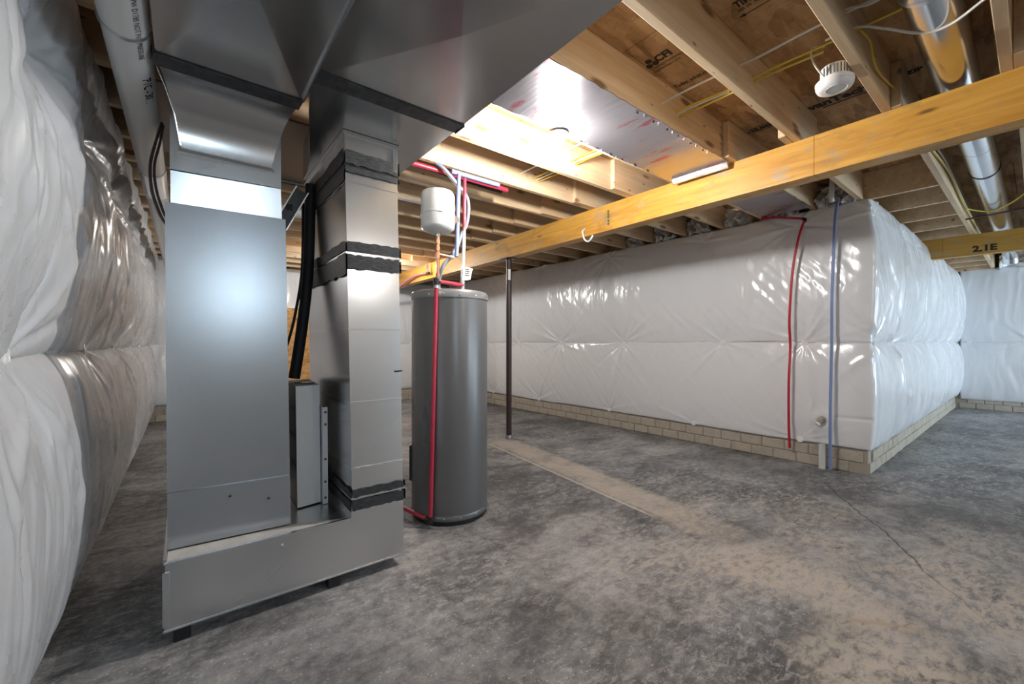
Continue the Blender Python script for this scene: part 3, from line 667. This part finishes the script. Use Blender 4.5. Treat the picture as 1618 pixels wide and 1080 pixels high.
def mast(z0, z1, wob, seed, dl=0.):  # smeared band with an uneven edge, front and left faces
    b = MB(); rg = random.Random(seed); n = 14
    def strip(P0, P1):
        vs = []
        for k in range(n+1):
            u = k/n; lo = z0+rg.uniform(-wob, wob); hi = z1+rg.uniform(-wob, wob)
            for z in (lo, hi):
                x, y = P0(u, z) if P1 is None else (0, 0)
                vs.append((x, y, z))
        b.add(vs, [(2*k, 2*k+2, 2*k+3, 2*k+1) for k in range(n)])
    strip(lambda u, z: (dx(z)[0]+(dx(z)[1]-dx(z)[0])*u-.001, DY0-.0095), None)
    z0 -= dl; wob *= 2
    strip(lambda u, z: (dx(z)[0]-.0095, DY0-.009+(DY1-DY0)*u), None)
    z0 += dl
    strip(lambda u, z: (dx(z)[1]+.0095, DY0-.009+(DY1-DY0)*u), None)
    return b.build('mastic_band', MASTIC, dr)
mast(.345, .395, .003, 1); mast(.41, .445, .004, 2); mast(1.53, 1.60, .005, 3, .03); mast(1.614, 1.665, .003, 4); mast(2.04, 2.105, .004, 5); mast(2.0, 2.028, .002, 6, .05)
MB().tube([(.862, 2.079, 1.02), (.868, 2.074, 1.02), (.90, 2.074, 1.022)], .004, 6).build('drop_latch', BLACKG, dr)
MB().box((.848, 2.072, 2.055), (.874, 2.081, 2.175), .002).build('corner_strip', GALVB, dr)
# small cabinet and angle strip standing on the plenum
fc = empty('filter_cabinet', (.52, 2.55, .31), 'narrow light grey air cleaner cabinet standing on the plenum', 'cabinet')
MB().hexa([(.459, 2.372, .314), (.572, 2.392, .314), (.60, 2.78, .314), (.47, 2.78, .314)], [(.452, 2.372, .938), (.565, 2.392, .938), (.60, 2.78, .938), (.463, 2.78, .938)]).build('body', CABD, fc)
MB().hexa([(.456, 2.366, .316), (.574, 2.387, .316), (.5745, 2.397, .316), (.458, 2.376, .316)], [(.448, 2.366, .944), (.567, 2.387, .944), (.5675, 2.397, .944), (.450, 2.376, .944)]).build('front_panel', CABI, fc)
MB().hexa([(.449, 2.375, .939), (.567, 2.395, .939), (.598, 2.78, .939), (.462, 2.78, .939)], [(.449, 2.375, .945), (.567, 2.395, .945), (.598, 2.78, .945), (.462, 2.78, .945)]).build('top_cover', DUST, fc)
MB().box((.50, 2.46, .946), (.56, 2.56, .951)).box((.48, 2.52, .946), (.52, 2.57, .95)).build('tape_scrap', BLACKG, fc)
for z in (.5, .66, .80): MB().box((.452, 2.40, z), (.459, 2.76, z+.02)).build('side_rib', CABD, fc)
an = empty('angle_strip', (.59, 2.36, .31), 'upright punched grey metal angle strip beside the light grey cabinet', 'metal strip')
MB().hexa([(.577, 2.350, .312), (.602, 2.354, .312), (.602, 2.358, .312), (.577, 2.354, .312)], [(.574, 2.350, .826), (.599, 2.354, .826), (.599, 2.358, .826), (.574, 2.354, .826)]).build('front_flange', CABI, an)
MB().hexa([(.577, 2.354, .312), (.581, 2.354, .312), (.590, 2.60, .312), (.586, 2.60, .312)], [(.574, 2.354, .826), (.578, 2.354, .826), (.587, 2.60, .826), (.583, 2.60, .826)]).build('side_flange', CABI, an)
for z in (.345, .43, .55, .735, .80): MB().lathe([(.0065, 0), (.0065, .003), (0, .0035)], (.588, 2.3525, z), 10, (0, -1, 0)).build('screw', CABD, an)
# black insulated hose and black channel between furnace and return drop
tube_thing('refrigerant_hose', [(.585, 2.66, 2.10), (.578, 2.655, 1.90), (.568, 2.65, 1.6), (.545, 2.645, 1.35), (.515, 2.64, 1.12), (.492, 2.64, .965)], .030, BLACK, 'fat black foam-covered hose hanging between furnace and return drop', 'hose', n=14)
tube_thing('drain_tube', [(.555, 2.72, 2.0), (.545, 2.70, 1.6), (.50, 2.69, 1.3), (.455, 2.70, 1.12), (.44, 2.74, 1.05)], .008, BLACKG, 'thin black tube beside the fat foam hose', 'tube')
ch = empty('slotted_channel', (.40, 2.45, 1.78), 'dark open metal channel sloping up above the furnace top right corner', 'metal channel')
def slope(o0, o1, w0, w1):
    A = Vector((.385, 2.42, 1.765)); B = Vector((.486, 2.40, 1.975)); d = (B-A).normalized(); u = Vector((d.z, 0, -d.x)); v = Vector((0, 1, 0))
    f = lambda p: [p+u*o0+v*w0, p+u*o1+v*w0, p+u*o1+v*w1, p+u*o0+v*w1]
    return MB().hexa([tuple(q) for q in f(A)], [tuple(q) for q in f(B)])
slope(-.030, .030, .02, .024).build('web', BLACKG, ch); slope(-.034, -.028, -.01, .024).build('flange', GALVD, ch); slope(.028, .034, -.01, .024).build('flange', GALVB, ch)
MB().box((.415, 2.425, 1.865), (.445, 2.438, 1.895)).build('clip', BLACK, ch)
# brown panning under the joists behind the elbow and the black tube along its edge
tag(MB().box((-.2, 2.63, 2.428), (1.25, 3.57, 2.4395)).build('joist_panning', PANB, loc=(.5, 3.1, 2.43)), 'brown sheet nailed under the joists behind the left trunk duct', 'ceiling sheet')
tube_thing('black_pipe', [(.0, 3.60, 2.415), (1.3, 3.60, 2.415)], .018, BLACK, 'straight black pipe along the edge of the brown ceiling sheet', 'pipe')

# ------------------------------------------------------------------ water heater
HC = Vector((1.452, 2.54, 0)); HR = .26
wh = empty('water_heater', HC, 'tall dark grey cylindrical water heater on the floor', 'water heater')
MB().lathe([(0, .03), (HR, .03), (HR, 1.46), (HR-.002, 1.478), (0, 1.478)], HC, 64).build('tank_jacket', HEAT, wh)
MB().lathe([(HR-.012, .0), (HR-.012, .035), (0, .035), (0, 0)], HC, 48).build('base_ring', BLACKG, wh)
MB().lathe([(HR+.004, 1.462), (HR+.004, 1.497), (HR-.004, 1.510), (HR-.03, 1.518), (0, 1.522)], HC, 64).build('top_lid', HLID, wh)
MB().lathe([(HR+.0015, .035), (HR+.0015, .062), (HR, .064)], HC, 64).build('bottom_band', HEAT, wh)
for az in (-150, -128, -105, -80, -58): 
    a = R(az)
    d = Vector((math.cos(a), math.sin(a), 0)); MB().lathe([(.006, 0), (.006, .004), (0, .005)], HC+d*(HR+.003)+Vector((0, 0, 1.48)), 8, d).build('screw', STEEL, wh)
    MB().lathe([(.005, 0), (.005, .004), (0, .005)], HC+d*(HR+.001)+Vector((0, 0, .05)), 8, d).build('screw', STEEL, wh)
# access door on its far left side
b = MB(); vs = []
for k in range(9):
    a = R(128+k*4)
    for r_, z in ((HR+.001, .235), (HR+.016, .24), (HR+.016, .47), (HR+.001, .475)): vs.append((HC.x+r_*math.cos(a), HC.y+r_*math.sin(a), z))
b.add(vs, [(4*k+j, 4*k+j+1, 4*k+j+5, 4*k+j+4) for k in range(8) for j in range(3)]+[(0,1,2,3), (32,35,34,33)]); b.build('access_door', BLACKG, wh)
for p in ((1.337, 2.50), (1.53, 2.50)):
    MB().lathe([(.030, 1.52), (.030, 1.535), (.018, 1.54), (.018, 1.60), (0, 1.60)], (*p, 0), 16).build('port_nipple', STEEL, wh)
MB().lathe([(.016, 1.52), (.016, 1.57), (0, 1.572)], (1.465, 2.40, 0), 12).build('relief_valve', STEEL, wh)
cp = empty('copper_riser', (1.337, 2.50, 1.60), 'copper riser pipe with fittings between heater and expansion tank', 'pipe')
MB().tube([(1.337, 2.5, 1.59), (1.337, 2.5, 1.885)], .0125, 12).build('pipe', COPPER, cp)
for z, h_ in ((1.62, .03), (1.755, .05), (1.80, .03), (1.845, .035)): MB().lathe([(.0125, 0), (.0165, .003), (.0165, h_-.003), (.0125, h_)], (1.337, 2.5, z-h_/2), 14).build('fitting', COPPER, cp)
MB().tube([(1.337, 2.5, 1.765), (1.455, 2.5, 1.757)], .0115, 12).build('tee_arm', COPPER, cp)
MB().lathe([(.0115, 0), (.015, .002), (.015, .03), (.0115, .032)], (1.425, 2.5, 1.759), 12, (1, 0, -.05)).build('fitting', STEEL, cp)
et = empty('expansion_tank', (1.337, 2.5, 1.885), 'white cylindrical expansion tank on top of the copper riser', 'tank')
r = .112
MB().lathe([(0, 1.90), (.045, 1.902), (.088, 1.918), (r-.003, 1.935), (r, 1.945), (r, 2.02), (r+.002, 2.022), (r+.002, 2.036), (r, 2.038), (r, 2.155), (r-.012, 2.178), (.06, 2.188), (0, 2.19)], (1.337, 2.5, 0), 40).build('shell', TANKW, et)
MB().lathe([(.016, 1.882), (.016, 1.905), (0, 1.905)], (1.337, 2.5, 0), 14).build('neck', STEEL, et)
MB().box((1.295, 2.385, 2.018), (1.325, 2.393, 2.026), .002).build('weld_tab', TANKW, et)
tb_ = MB().hexa([(1.445, 2.47, 1.98), (1.50, 2.49, 2.01), (1.50, 2.494, 2.01), (1.445, 2.474, 1.98)], [(1.445, 2.47, 2.04), (1.50, 2.49, 2.035), (1.50, 2.494, 2.035), (1.445, 2.474, 2.04)]).build('bracket', STEEL, et)
tube_thing('blue_pipe', [(1.500, 2.50, 2.345), (1.497, 2.505, 2.1), (1.482, 2.50, 1.765)], .014, LBLUE, 'vertical light blue water pipe beside the white expansion tank', 'pipe', n=12)
rp = empty('red_supply_pipe', (1.53, 2.5, 1.60), 'vertical pink-red water pipe with white lower sleeve and paper tag', 'pipe')
MB().tube([(1.548, 2.5, 2.325), (1.545, 2.5, 1.975)], .0125, 12).build('pipe', REDP, rp)
MB().tube([(1.545, 2.5, 1.975), (1.543, 2.5, 1.955)], .0135, 12).build('ferrule', COPPER, rp)
MB().tube([(1.543, 2.5, 1.957), (1.538, 2.5, 1.80), (1.53, 2.5, 1.60)], .012, 12).build('sleeve', WPLAS, rp)
MB().hexa([(1.515, 2.48, 1.60), (1.585, 2.485, 1.615), (1.585, 2.486, 1.615), (1.515, 2.481, 1.60)], [(1.52, 2.478, 1.70), (1.605, 2.485, 1.695), (1.605, 2.486, 1.695), (1.52, 2.479, 1.70)]).build('paper_tag', PAPER, rp)
tg = MB()
for i in range(4): tg.box((1.535, 2.477+.0, 1.64+i*.014), (1.575-.006*(i % 2), 2.4785, 1.645+i*.014))
tg.build('tag_print', GREY, rp)
tube_thing('grey_blue_hose', [(1.40, 2.64, 2.44), (1.452, 2.62, 2.406), (1.56, 2.62, 2.32), (1.637, 2.62, 2.252), (1.655, 2.62, 2.162), (1.637, 2.62, 2.045), (1.593, 2.62, 1.96), (1.565, 2.62, 1.886), (1.509, 2.63, 1.791), (1.457, 2.65, 1.716), (1.427, 2.66, 1.60)], .014, GBLUE, 'curving grey-blue hose behind the blue and red pipes', 'hose', n=10)
dp = empty('drain_pipe', (1.215, 2.37, .06), 'red relief drain pipe running down the front of the water heater', 'pipe')
MB().tube([(1.252, 2.362, 1.545), (1.215, 2.37, .06)], .0135, 12).build('down_pipe', REDP, dp)
MB().tube([(1.252, 2.362, 1.56), (1.465, 2.395, 1.555)], .013, 12).build('cross_pipe', REDP, dp)
MB().tube([(1.215, 2.37, .05), (1.17, 2.63, .05), (1.14, 2.86, .045)], .0135, 12).build('floor_pipe', REDP, dp)
MB().tube([(1.252, 2.362, 1.535), (1.252, 2.362, 1.575)], .019, 12).tube([(1.24, 2.362, 1.56), (1.275, 2.365, 1.56)], .018, 12).build('top_elbow', BLACKG, dp)
MB().tube([(1.252, 2.362, 1.515), (1.252, 2.362, 1.537)], .0165, 12).build('clamp_ring', STEEL, dp)
MB().tube([(1.215, 2.37, .033), (1.215, 2.37, .075)], .0185, 12).tube([(1.215, 2.375, .05), (1.209, 2.41, .05)], .0185, 12).build('bottom_elbow', BLACKG, dp)
# pipes along the joist above the heater
tube_thing('blue_pipe', [(1.52, 2.64, 2.415), (1.95, 2.64, 2.415)], .017, LBLUE, 'short horizontal light blue pipe under a joist above the heater', 'pipe', n=12)
tube_thing('red_pipe', [(.9, 2.675, 2.41), (2.06, 2.675, 2.41)], .017, REDP, 'horizontal red pipe under a joist above the heater', 'pipe', n=12)
tube_thing('black_pipe', [(.9, 2.745, 2.435), (1.4, 2.745, 2.432), (1.7, 2.74, 2.42), (2.05, 2.74, 2.41)], .014, BLACK, 'thin black hose with a white tie running behind the red ceiling pipe', 'hose')
pb = empty('pipe_pair', (3.0, 6.1, 2.3), 'red and blue pipe pair bent over the far end of the long beam', 'pipes')
for i, (m, o) in enumerate(((RED, 0), (BLUE, .022))):
    x = 3.035-.02
    MB().tube(smoothpath([(x+.01, 7.5, 2.02+o), (x, 7.0, 2.16+o), (x, 6.6, 2.255+o*.6), (x, 6.3, 2.28+o*.2), (x, 6.03-o, 2.265), (x, 5.99-o*1.5, 2.30), (x, 5.99-o*1.5, 2.41)]), .010, 8).build(('red_line', 'blue_line')[i], m, pb)
MB().box((3.0, 5.93, 2.245), (3.035, 6.02, 2.285), .004).build('bend_clip', BLACKG, pb)
# grey flat strap and pale pipe among the far joists
tag(MB().box((1.0, 3.43, 2.425), (1.9, 3.475, 2.438)).build('metal_strap', STEEL, loc=(1.4, 3.45, 2.43)), 'grey metal strap under the joists left of the expansion tank', 'strap')
tube_thing('pale_pipe', [(.3, 4.3, 2.385), (1.25, 4.3, 2.385)], .045, PVC, 'short white pipe under the joists seen between furnace and return drop', 'pipe', n=14)

# ------------------------------------------------------------------ white vent pipe along the left wall
vp = empty('vent_pipe', (-.157, 2.0, 2.23), 'thick white plastic vent pipe along the ceiling over the left wall', 'pipe')
VX, VZ, VR = -.157, 2.235, .064
MB().tube([(VX, -2.2, VZ), (VX, 3.33, VZ)], VR, 32).build('pipe', PVC, vp)
MB().tube([(VX, 3.33, VZ), (VX, 3.83, VZ)], VR+.003, 32).build('metal_sleeve', GALVB, vp)
MB().tube([(VX, 3.83, VZ), (VX, 7.6, VZ)], VR, 32).build('pipe', PVC, vp)
for y in (1.86, 3.33, 3.83): MB().tube([(VX, y-.010, VZ), (VX, y+.010, VZ)], VR+.005, 32).build('strap_ring', STEEL, vp)
for y in (1.86,): MB().box((VX+VR-.005, y-.008, VZ), (VX+VR+.004, y+.008, 2.44)).build('hanger', STEEL, vp)
# printing on the pipe: reads towards the far end, on its lower right flank
def pipetext(s, size, y0, ang, bold=.0):
    o = text(vp, s, size, (VX, 0, VZ), INK, (1, 0, 0), (0, 1, 0), bold=bold)
    # bend: text x -> along -Y, text y -> round the pipe
    off_ = ORG[vp.name]; me = o.data
    for v in me.vertices:
        p = Vector(v.co)+off_-Vector((VX, 0, VZ)); a = R(ang)+p.y/VR
        v.co = Vector((VX+(VR+.0008)*math.sin(a), y0+p.x, VZ-(VR+.0008)*math.cos(a)))-off_
    return o
pipetext('PVC 1120 NSF-PW D1785 NOT FOR PRESSURE', .024, 1.50, 28)
pipetext('PVC - 3011', .045, 2.13, 28, .001)
pipetext('ll - 4 IN', .03, 2.85, 34)
tube_thing('wire_pair', [(-.085, 2.55, 2.20), (-.10, 2.45, 2.08), (-.118, 2.40, 1.95), (-.112, 2.36, 1.83), (-.085, 2.31, 1.72), (-.055, 2.30, 1.66)], .006, DWIRE, 'loose dark brown wire hanging from the white vent pipe', 'wire')
tube_thing('wire_pair', [(-.08, 2.57, 2.20), (-.09, 2.47, 2.07), (-.105, 2.41, 1.95), (-.098, 2.37, 1.84), (-.072, 2.32, 1.73), (-.045, 2.31, 1.66)], .005, DWIRE, 'second thinner dark wire hanging beside the vent pipe', 'wire')

# ------------------------------------------------------------------ panned joist bays
def pan(x0, x1, y0, y1, label, seed):
    rg = np.random.RandomState(seed); n = 40; vs = []; fs = []
    for i in range(n+1):
        for j in range(9):
            e = .0015*rg.randn()
            vs.append((x0+(x1-x0)*i/n, y0+(y1-y0)*j/8+(rg.uniform(-.006, .006) if j in (0, 8) else 0), 2.434+e))
    q = len(vs); vs += [(a, b_, c+.003) for a, b_, c in vs]
    for i in range(n):
        for j in range(8):
            k = i*9+j; fs.append((k, k+1, k+10, k+9)); fs.append((q+k, q+k+9, q+k+10, q+k+1))
    rim = [i*9 for i in range(n+1)]+[n*9+j for j in range(1, 9)]+[i*9+8 for i in range(n-1, -1, -1)]+list(range(7, 0, -1))
    fs += [(rim[i], rim[(i+1) % len(rim)], rim[(i+1) % len(rim)]+q, rim[i]+q) for i in range(len(rim))]
    r_ = empty('foil_panning', ((x0+x1)/2, (y0+y1)/2, 2.434), label, 'foil panel')
    MB().add(vs, fs, True).build('foil_sheet', PAN, r_); return r_
fp = pan(1.03, 2.99, JN(3)-.005, JN(4)+.012, 'silver foil panel with red print closing a joist bay beside the lit bulb', 5)
MB().hexa([(2.972, 1.755, 2.395), (2.985, 1.755, 2.395), (3.00, 1.345, 2.395), (2.987, 1.345, 2.395)], [(2.955, 1.755, 2.432), (2.985, 1.755, 2.437), (3.00, 1.345, 2.437), (2.97, 1.345, 2.432)]).build('foil_flap', FOIL, fp)
for k in range(12):
    x = 1.95+.07*k+random.uniform(-.015, .015)
    for y in (JN(3)+.015, JN(4)+.004): MB().box((x, y-.004, 2.4285), (x+random.uniform(.010, .022), y+.003, 2.4325)).build('staple', (BLACKG, STEEL)[k % 2], fp)
pan(3.14, 4.60, JN(3)-.035, JN(4)-.045, 'silver foil panel closing the joist bay between beam and protruding wall', 6)

# ------------------------------------------------------------------ bulb, detector, cables, round duct
def lamp(name, loc, label, W):
    o = empty(name, loc, label, 'light'); x, y, z = loc
    MB().lathe([(0, 0), (.055, 0), (.058, -.006), (.050, -.018), (.026, -.03), (.024, -.045), (0, -.045)], loc, 28).build('lampholder', WPLAS, o)
    prof = [(.013, -.045), (.014, -.062), (.020, -.085), (.029, -.110), (.031, -.130), (.026, -.150), (.014, -.161), (0, -.163)]
    A_ = 4*math.pi*.031**2
    MB().lathe(prof, loc, 12).build('bulb', m_bulb('bulb_glow', W/(math.pi*A_)), o)
lamp('ceiling_bulb', (1.765, 1.785, 2.425), 'lit bare bulb in a white lampholder below the joist beside the foil panel', BULB)
lamp('ceiling_bulb', (2.2, 6.05, 2.437), 'lit bare bulb hidden behind the return drop near the back wall', BULB_FAR)
lamp('ceiling_bulb', (2.3, -2.7, 2.437), 'added bare bulb for fill light under the joists behind the viewer', BULB_FILL)  # unseen bulb, added to raise the ambient light from behind the camera
sd = empty('smoke_detector', (2.42, .58, 2.40), 'round white smoke detector beside a joist above the long beam', 'smoke detector')
SC = Vector((2.43, .60, 2.37)); sax = (0, 0, 1)
MB().lathe([(0, 0), (.050, 0), (.068, .008), (.074, .020), (.074, .030), (.062, .036)], SC, 36).build('cover', WPLAS, sd)
MB().lathe([(.074, .030), (.076, .033), (.076, .043), (.060, .050)], SC, 36).build('base_ring', CHAR, sd)
MB().lathe([(.056, .045), (.056, .105), (.048, .112), (0, .112)], SC, 28).build('mounting_box', WPLAS, sd)
MB().lathe([(.040, -.0005), (.042, -.002), (.044, -.0005)], SC+Vector((-.012, -.01, 0)), 30).build('test_button_ring', CHAR, sd)
for k in range(8):
    a = R(150+k*14); d = Vector((math.cos(a), math.sin(a), 0)); p = SC+d*.0565
    MB().box((p.x-.002, p.y-.002, p.z+.058), (p.x+.002, p.y+.002, p.z+.10)).build('vent_slot', GREY, sd)
tube_thing('detector_lead', [(2.37, .63, 2.43), (2.335, .66, 2.50), (2.36, .67, 2.58), (2.43, .64, 2.60)], .004, WCAB, 'thin pale lead looping above the smoke detector', 'cable')
def cab(name, x, z, dx_, m, label, y0=-1.4, y1=2.75, r=.0055, seed=0):
    rg = random.Random(seed); pts = []; y = y1
    while y > y0:
        k = (y-.07)/.4255; sagd = .018*abs(math.sin(math.pi*k)); pts.append((x+dx_*(y-1)+rg.uniform(-.006, .006), y, z-sagd+rg.uniform(-.004, .004))); y -= .213
    return tube_thing(name, pts, r, m, label, 'cable', n=6)
cab('white_cable', 2.17, 2.565, -.01, WCAB, 'white electrical cable threaded through the joists nearest the trunk duct', y0=.35, seed=1)
cab('yellow_cable', 2.315, 2.558, -.01, YEL, 'yellow electrical cable threaded through the joists, closer to the trunk duct', y0=-1.3, seed=2)
cab('yellow_cable', 2.345, 2.545, .012, YEL, 'yellow electrical cable threaded through the joists, closer to the beam', y0=.45, seed=3)
cab('white_cable', 2.33, 2.552, 0, WCAB, 'white electrical cable running between the two yellow cables', y0=.9, seed=4)
tube_thing('white_cable', [(2.29, .60, 2.545), (2.29, .49, 2.54), (2.33, .40, 2.50), (2.42, .31, 2.47), (2.42, .22, 2.45), (2.33, .10, 2.455), (2.25, -.1, 2.5)], .0055, WCAB, 'white cable looping under the near end of the round duct', 'cable', n=6)
tube_thing('white_cable', [(2.15, .55, 2.555), (2.15, .49, 2.55), (2.13, .40, 2.51), (2.05, .28, 2.49), (1.9, .0, 2.50)], .005, WCAB, 'white cable leaving the detector joist at the top edge', 'cable', n=6)
tube_thing('yellow_cable', [(2.335, .485, 2.545), (2.46, .475, 2.545), (2.55, .478, 2.49), (2.72, .484, 2.50), (2.98, .482, 2.54), (3.30, .47, 2.58), (3.9, .44, 2.50)], .005, YEL, 'yellow cable dropping along the detector joist towards the beam', 'cable', n=6)
tube_thing('yellow_cable', [(3.97, .44, 2.47), (4.8, .436, 2.52), (5.7, .436, 2.485), (6.6, .43, 2.47), (7.6, .435, 2.5), (9.5, .435, 2.48)], .006, YEL, 'yellow cable stapled along the pale joist beyond the beam', 'cable', n=6)
tube_thing('white_cable', [(3.97, .432, 2.50), (4.6, .435, 2.55), (5.5, .43, 2.50), (6.5, .435, 2.50), (7.4, .43, 2.47), (8.4, .435, 2.45)], .005, WCAB, 'pale cable stapled along the pale joist beyond the beam', 'cable', n=6)
tube_thing('yellow_cable', [(5.9, .43, 2.46), (6.0, .36, 2.44), (6.05, .27, 2.425), (5.9, .15, 2.44), (5.6, .0, 2.50)], .006, YEL, 'yellow cable hanging across the underside of the round duct', 'cable', n=6)
tube_thing('threaded_rod', [(6.3, .46, 2.435), (6.2, .0, 2.437)], .009, DWIRE, 'thin dark rod crossing under the round duct', 'rod', smooth=False)
tube_thing('white_cable', [(3.5, .065, 2.60), (4.2, .06, 2.46), (4.6, .05, 2.44), (5.0, .045, 2.48), (4.9, .04, 2.55)], .005, WCAB, 'white cable looping at the right edge between the two beams', 'cable', n=6)
rd = empty('round_duct', (5, .26, 2.54), 'long shiny round sheet metal duct hung between the ceiling joists', 'duct')
DUCT = G('shiny_round_duct'); DUCT.set(base=(.66, .67, .69), rough=DUCT.rng(DUCT.noise(3, 3), .3, .7, .12, .22), metal=1.); DUCT = DUCT.m
xx = [-.4, 1.2, 2.75, 4.3, 5.85, 7.4, 9.7]
for i in range(len(xx)-1): MB().tube([(xx[i], .26, 2.54), (xx[i+1], .26, 2.54)], .082+.001*(i % 2), 36).build('duct_section', DUCT, rd)
for x in (4.93, 2.2): MB().tube([(x-.012, .26, 2.54), (x+.012, .26, 2.54)], .0865, 36).build('hanger_strap', (BLACKG if x > 4 else STEEL), rd)
MB().tube([(9.7, .26, 2.54), (9.9, .26, 2.50), (9.95, .26, 2.40)], .084, 24).build('elbow', DUCT, rd)
n = 12; vs = []; rg = np.random.RandomState(9)
for a in range(n):
    for b_ in range(6): vs.append((XF-.25+.10*rg.rand(), .40-.95*a/(n-1), 2.45+.22*b_/5+.01*rg.randn()))
q = len(vs); vs += [(XF-.02, p[1], p[2]) for p in vs]
rim = [a*6 for a in range(n)]+[(n-1)*6+b_ for b_ in range(1, 6)]+[a*6+5 for a in range(n-2, -1, -1)]+[b_ for b_ in range(4, 0, -1)]
tag(MB().add(vs, [(a*6+b_, (a+1)*6+b_, (a+1)*6+b_+1, a*6+b_+1) for a in range(n-1) for b_ in range(5)]+[(rim[j], rim[(j+1) % len(rim)], rim[(j+1) % len(rim)]+q, rim[j]+q) for j in range(len(rim))]).build('foil_insulation', FOIL, loc=(XF-.1, 0, 2.45)), 'crumpled foil insulation over the far end wall', 'insulation')
tube_thing('cable_hook', [(3.045, 2.72, 2.27), (3.005, 2.712, 2.24), (3.004, 2.705, 2.20), (3.01, 2.69, 2.155), (3.02, 2.655, 2.135), (3.025, 2.62, 2.16), (3.025, 2.605, 2.185)], .008, WPLAS, 'small white J-shaped hook on the face of the long beam', 'hook')

# ------------------------------------------------------------------ lines on the protruding wall
rl = empty('red_line', (4.60, 1.36, .14), 'thin red pipe hanging down the white blanket near the wall corner', 'pipe')
XR = 4.625
MB().tube(smoothpath([(XR-.02, 1.365, 2.335), (XR-.075, 1.40, 2.15), (XR-.085, 1.445, 1.85), (XR-.075, 1.475, 1.4), (XR-.03, 1.482, 1.12), (XR-.06, 1.485, .8), (XR-.04, 1.492, .4), (XR+.01, 1.50, .145)]), .0115, 10).build('down_line', RED, rl)
MB().tube(smoothpath([(XR+.02, 1.76, 2.43), (XR-.02, 1.72, 2.425), (XR-.03, 1.60, 2.405), (XR-.02, 1.375, 2.345)]), .011, 10).build('top_line', RED, rl)
MB().tube([(XR-.02, 1.385, 2.345), (XR-.02, 1.362, 2.335), (XR-.03, 1.364, 2.31)], .015, 10).build('elbow', BLACKG, rl)
tube_thing('blue_line', [(XR+.0, 1.115, 2.45), (XR-.05, 1.125, 2.25), (XR-.06, 1.145, 1.6), (XR-.03, 1.155, 1.15), (XR-.05, 1.16, .6), (XR-.01, 1.172, .02)], .0125, BLUE, 'thin blue pipe hanging to the floor beside the wall corner', 'pipe', n=10)
tube_thing('floor_stub', [(4.66, 1.245, .0), (4.66, 1.245, .225)], .026, PVC, 'short white plastic pipe stub rising from the floor at the wall foot', 'pipe', n=20)
sg = empty('wall_spigot', (4.62, 1.25, .44), 'grey spigot poking through a tear in the lower blanket', 'spigot')
MB().lathe([(.020, 0), (.020, .05), (.027, .052), (.027, .075), (.014, .078), (0, .078)], (4.69, 1.25, .44), 16, (-1, 0, .15)).build('pipe_end', plain('weathered_brass', (.36, .31, .24), .5, .4), sg)
MB().lathe([(.019, 0), (.024, .01), (.020, .022), (0, .024)], (4.635, 1.237, .462), 12, (-.3, -.2, 1)).build('cap', plain('grey_cap', (.42, .40, .37), .5), sg)
MB().lathe([(.017, 0), (.022, .004), (.022, .025), (0, .028)], (4.63, 1.262, .425), 12, (-.5, .4, -.6)).build('plug', WPLAS, sg)
tube_thing('bay_pipe', [(4.52, 1.13, 2.66), (4.52, 1.135, 2.54), (4.56, 1.15, 2.47), (4.58, 1.15, 2.44)], .022, PVC, 'short cream pipe bending down in the corner joist bay', 'pipe', n=14)
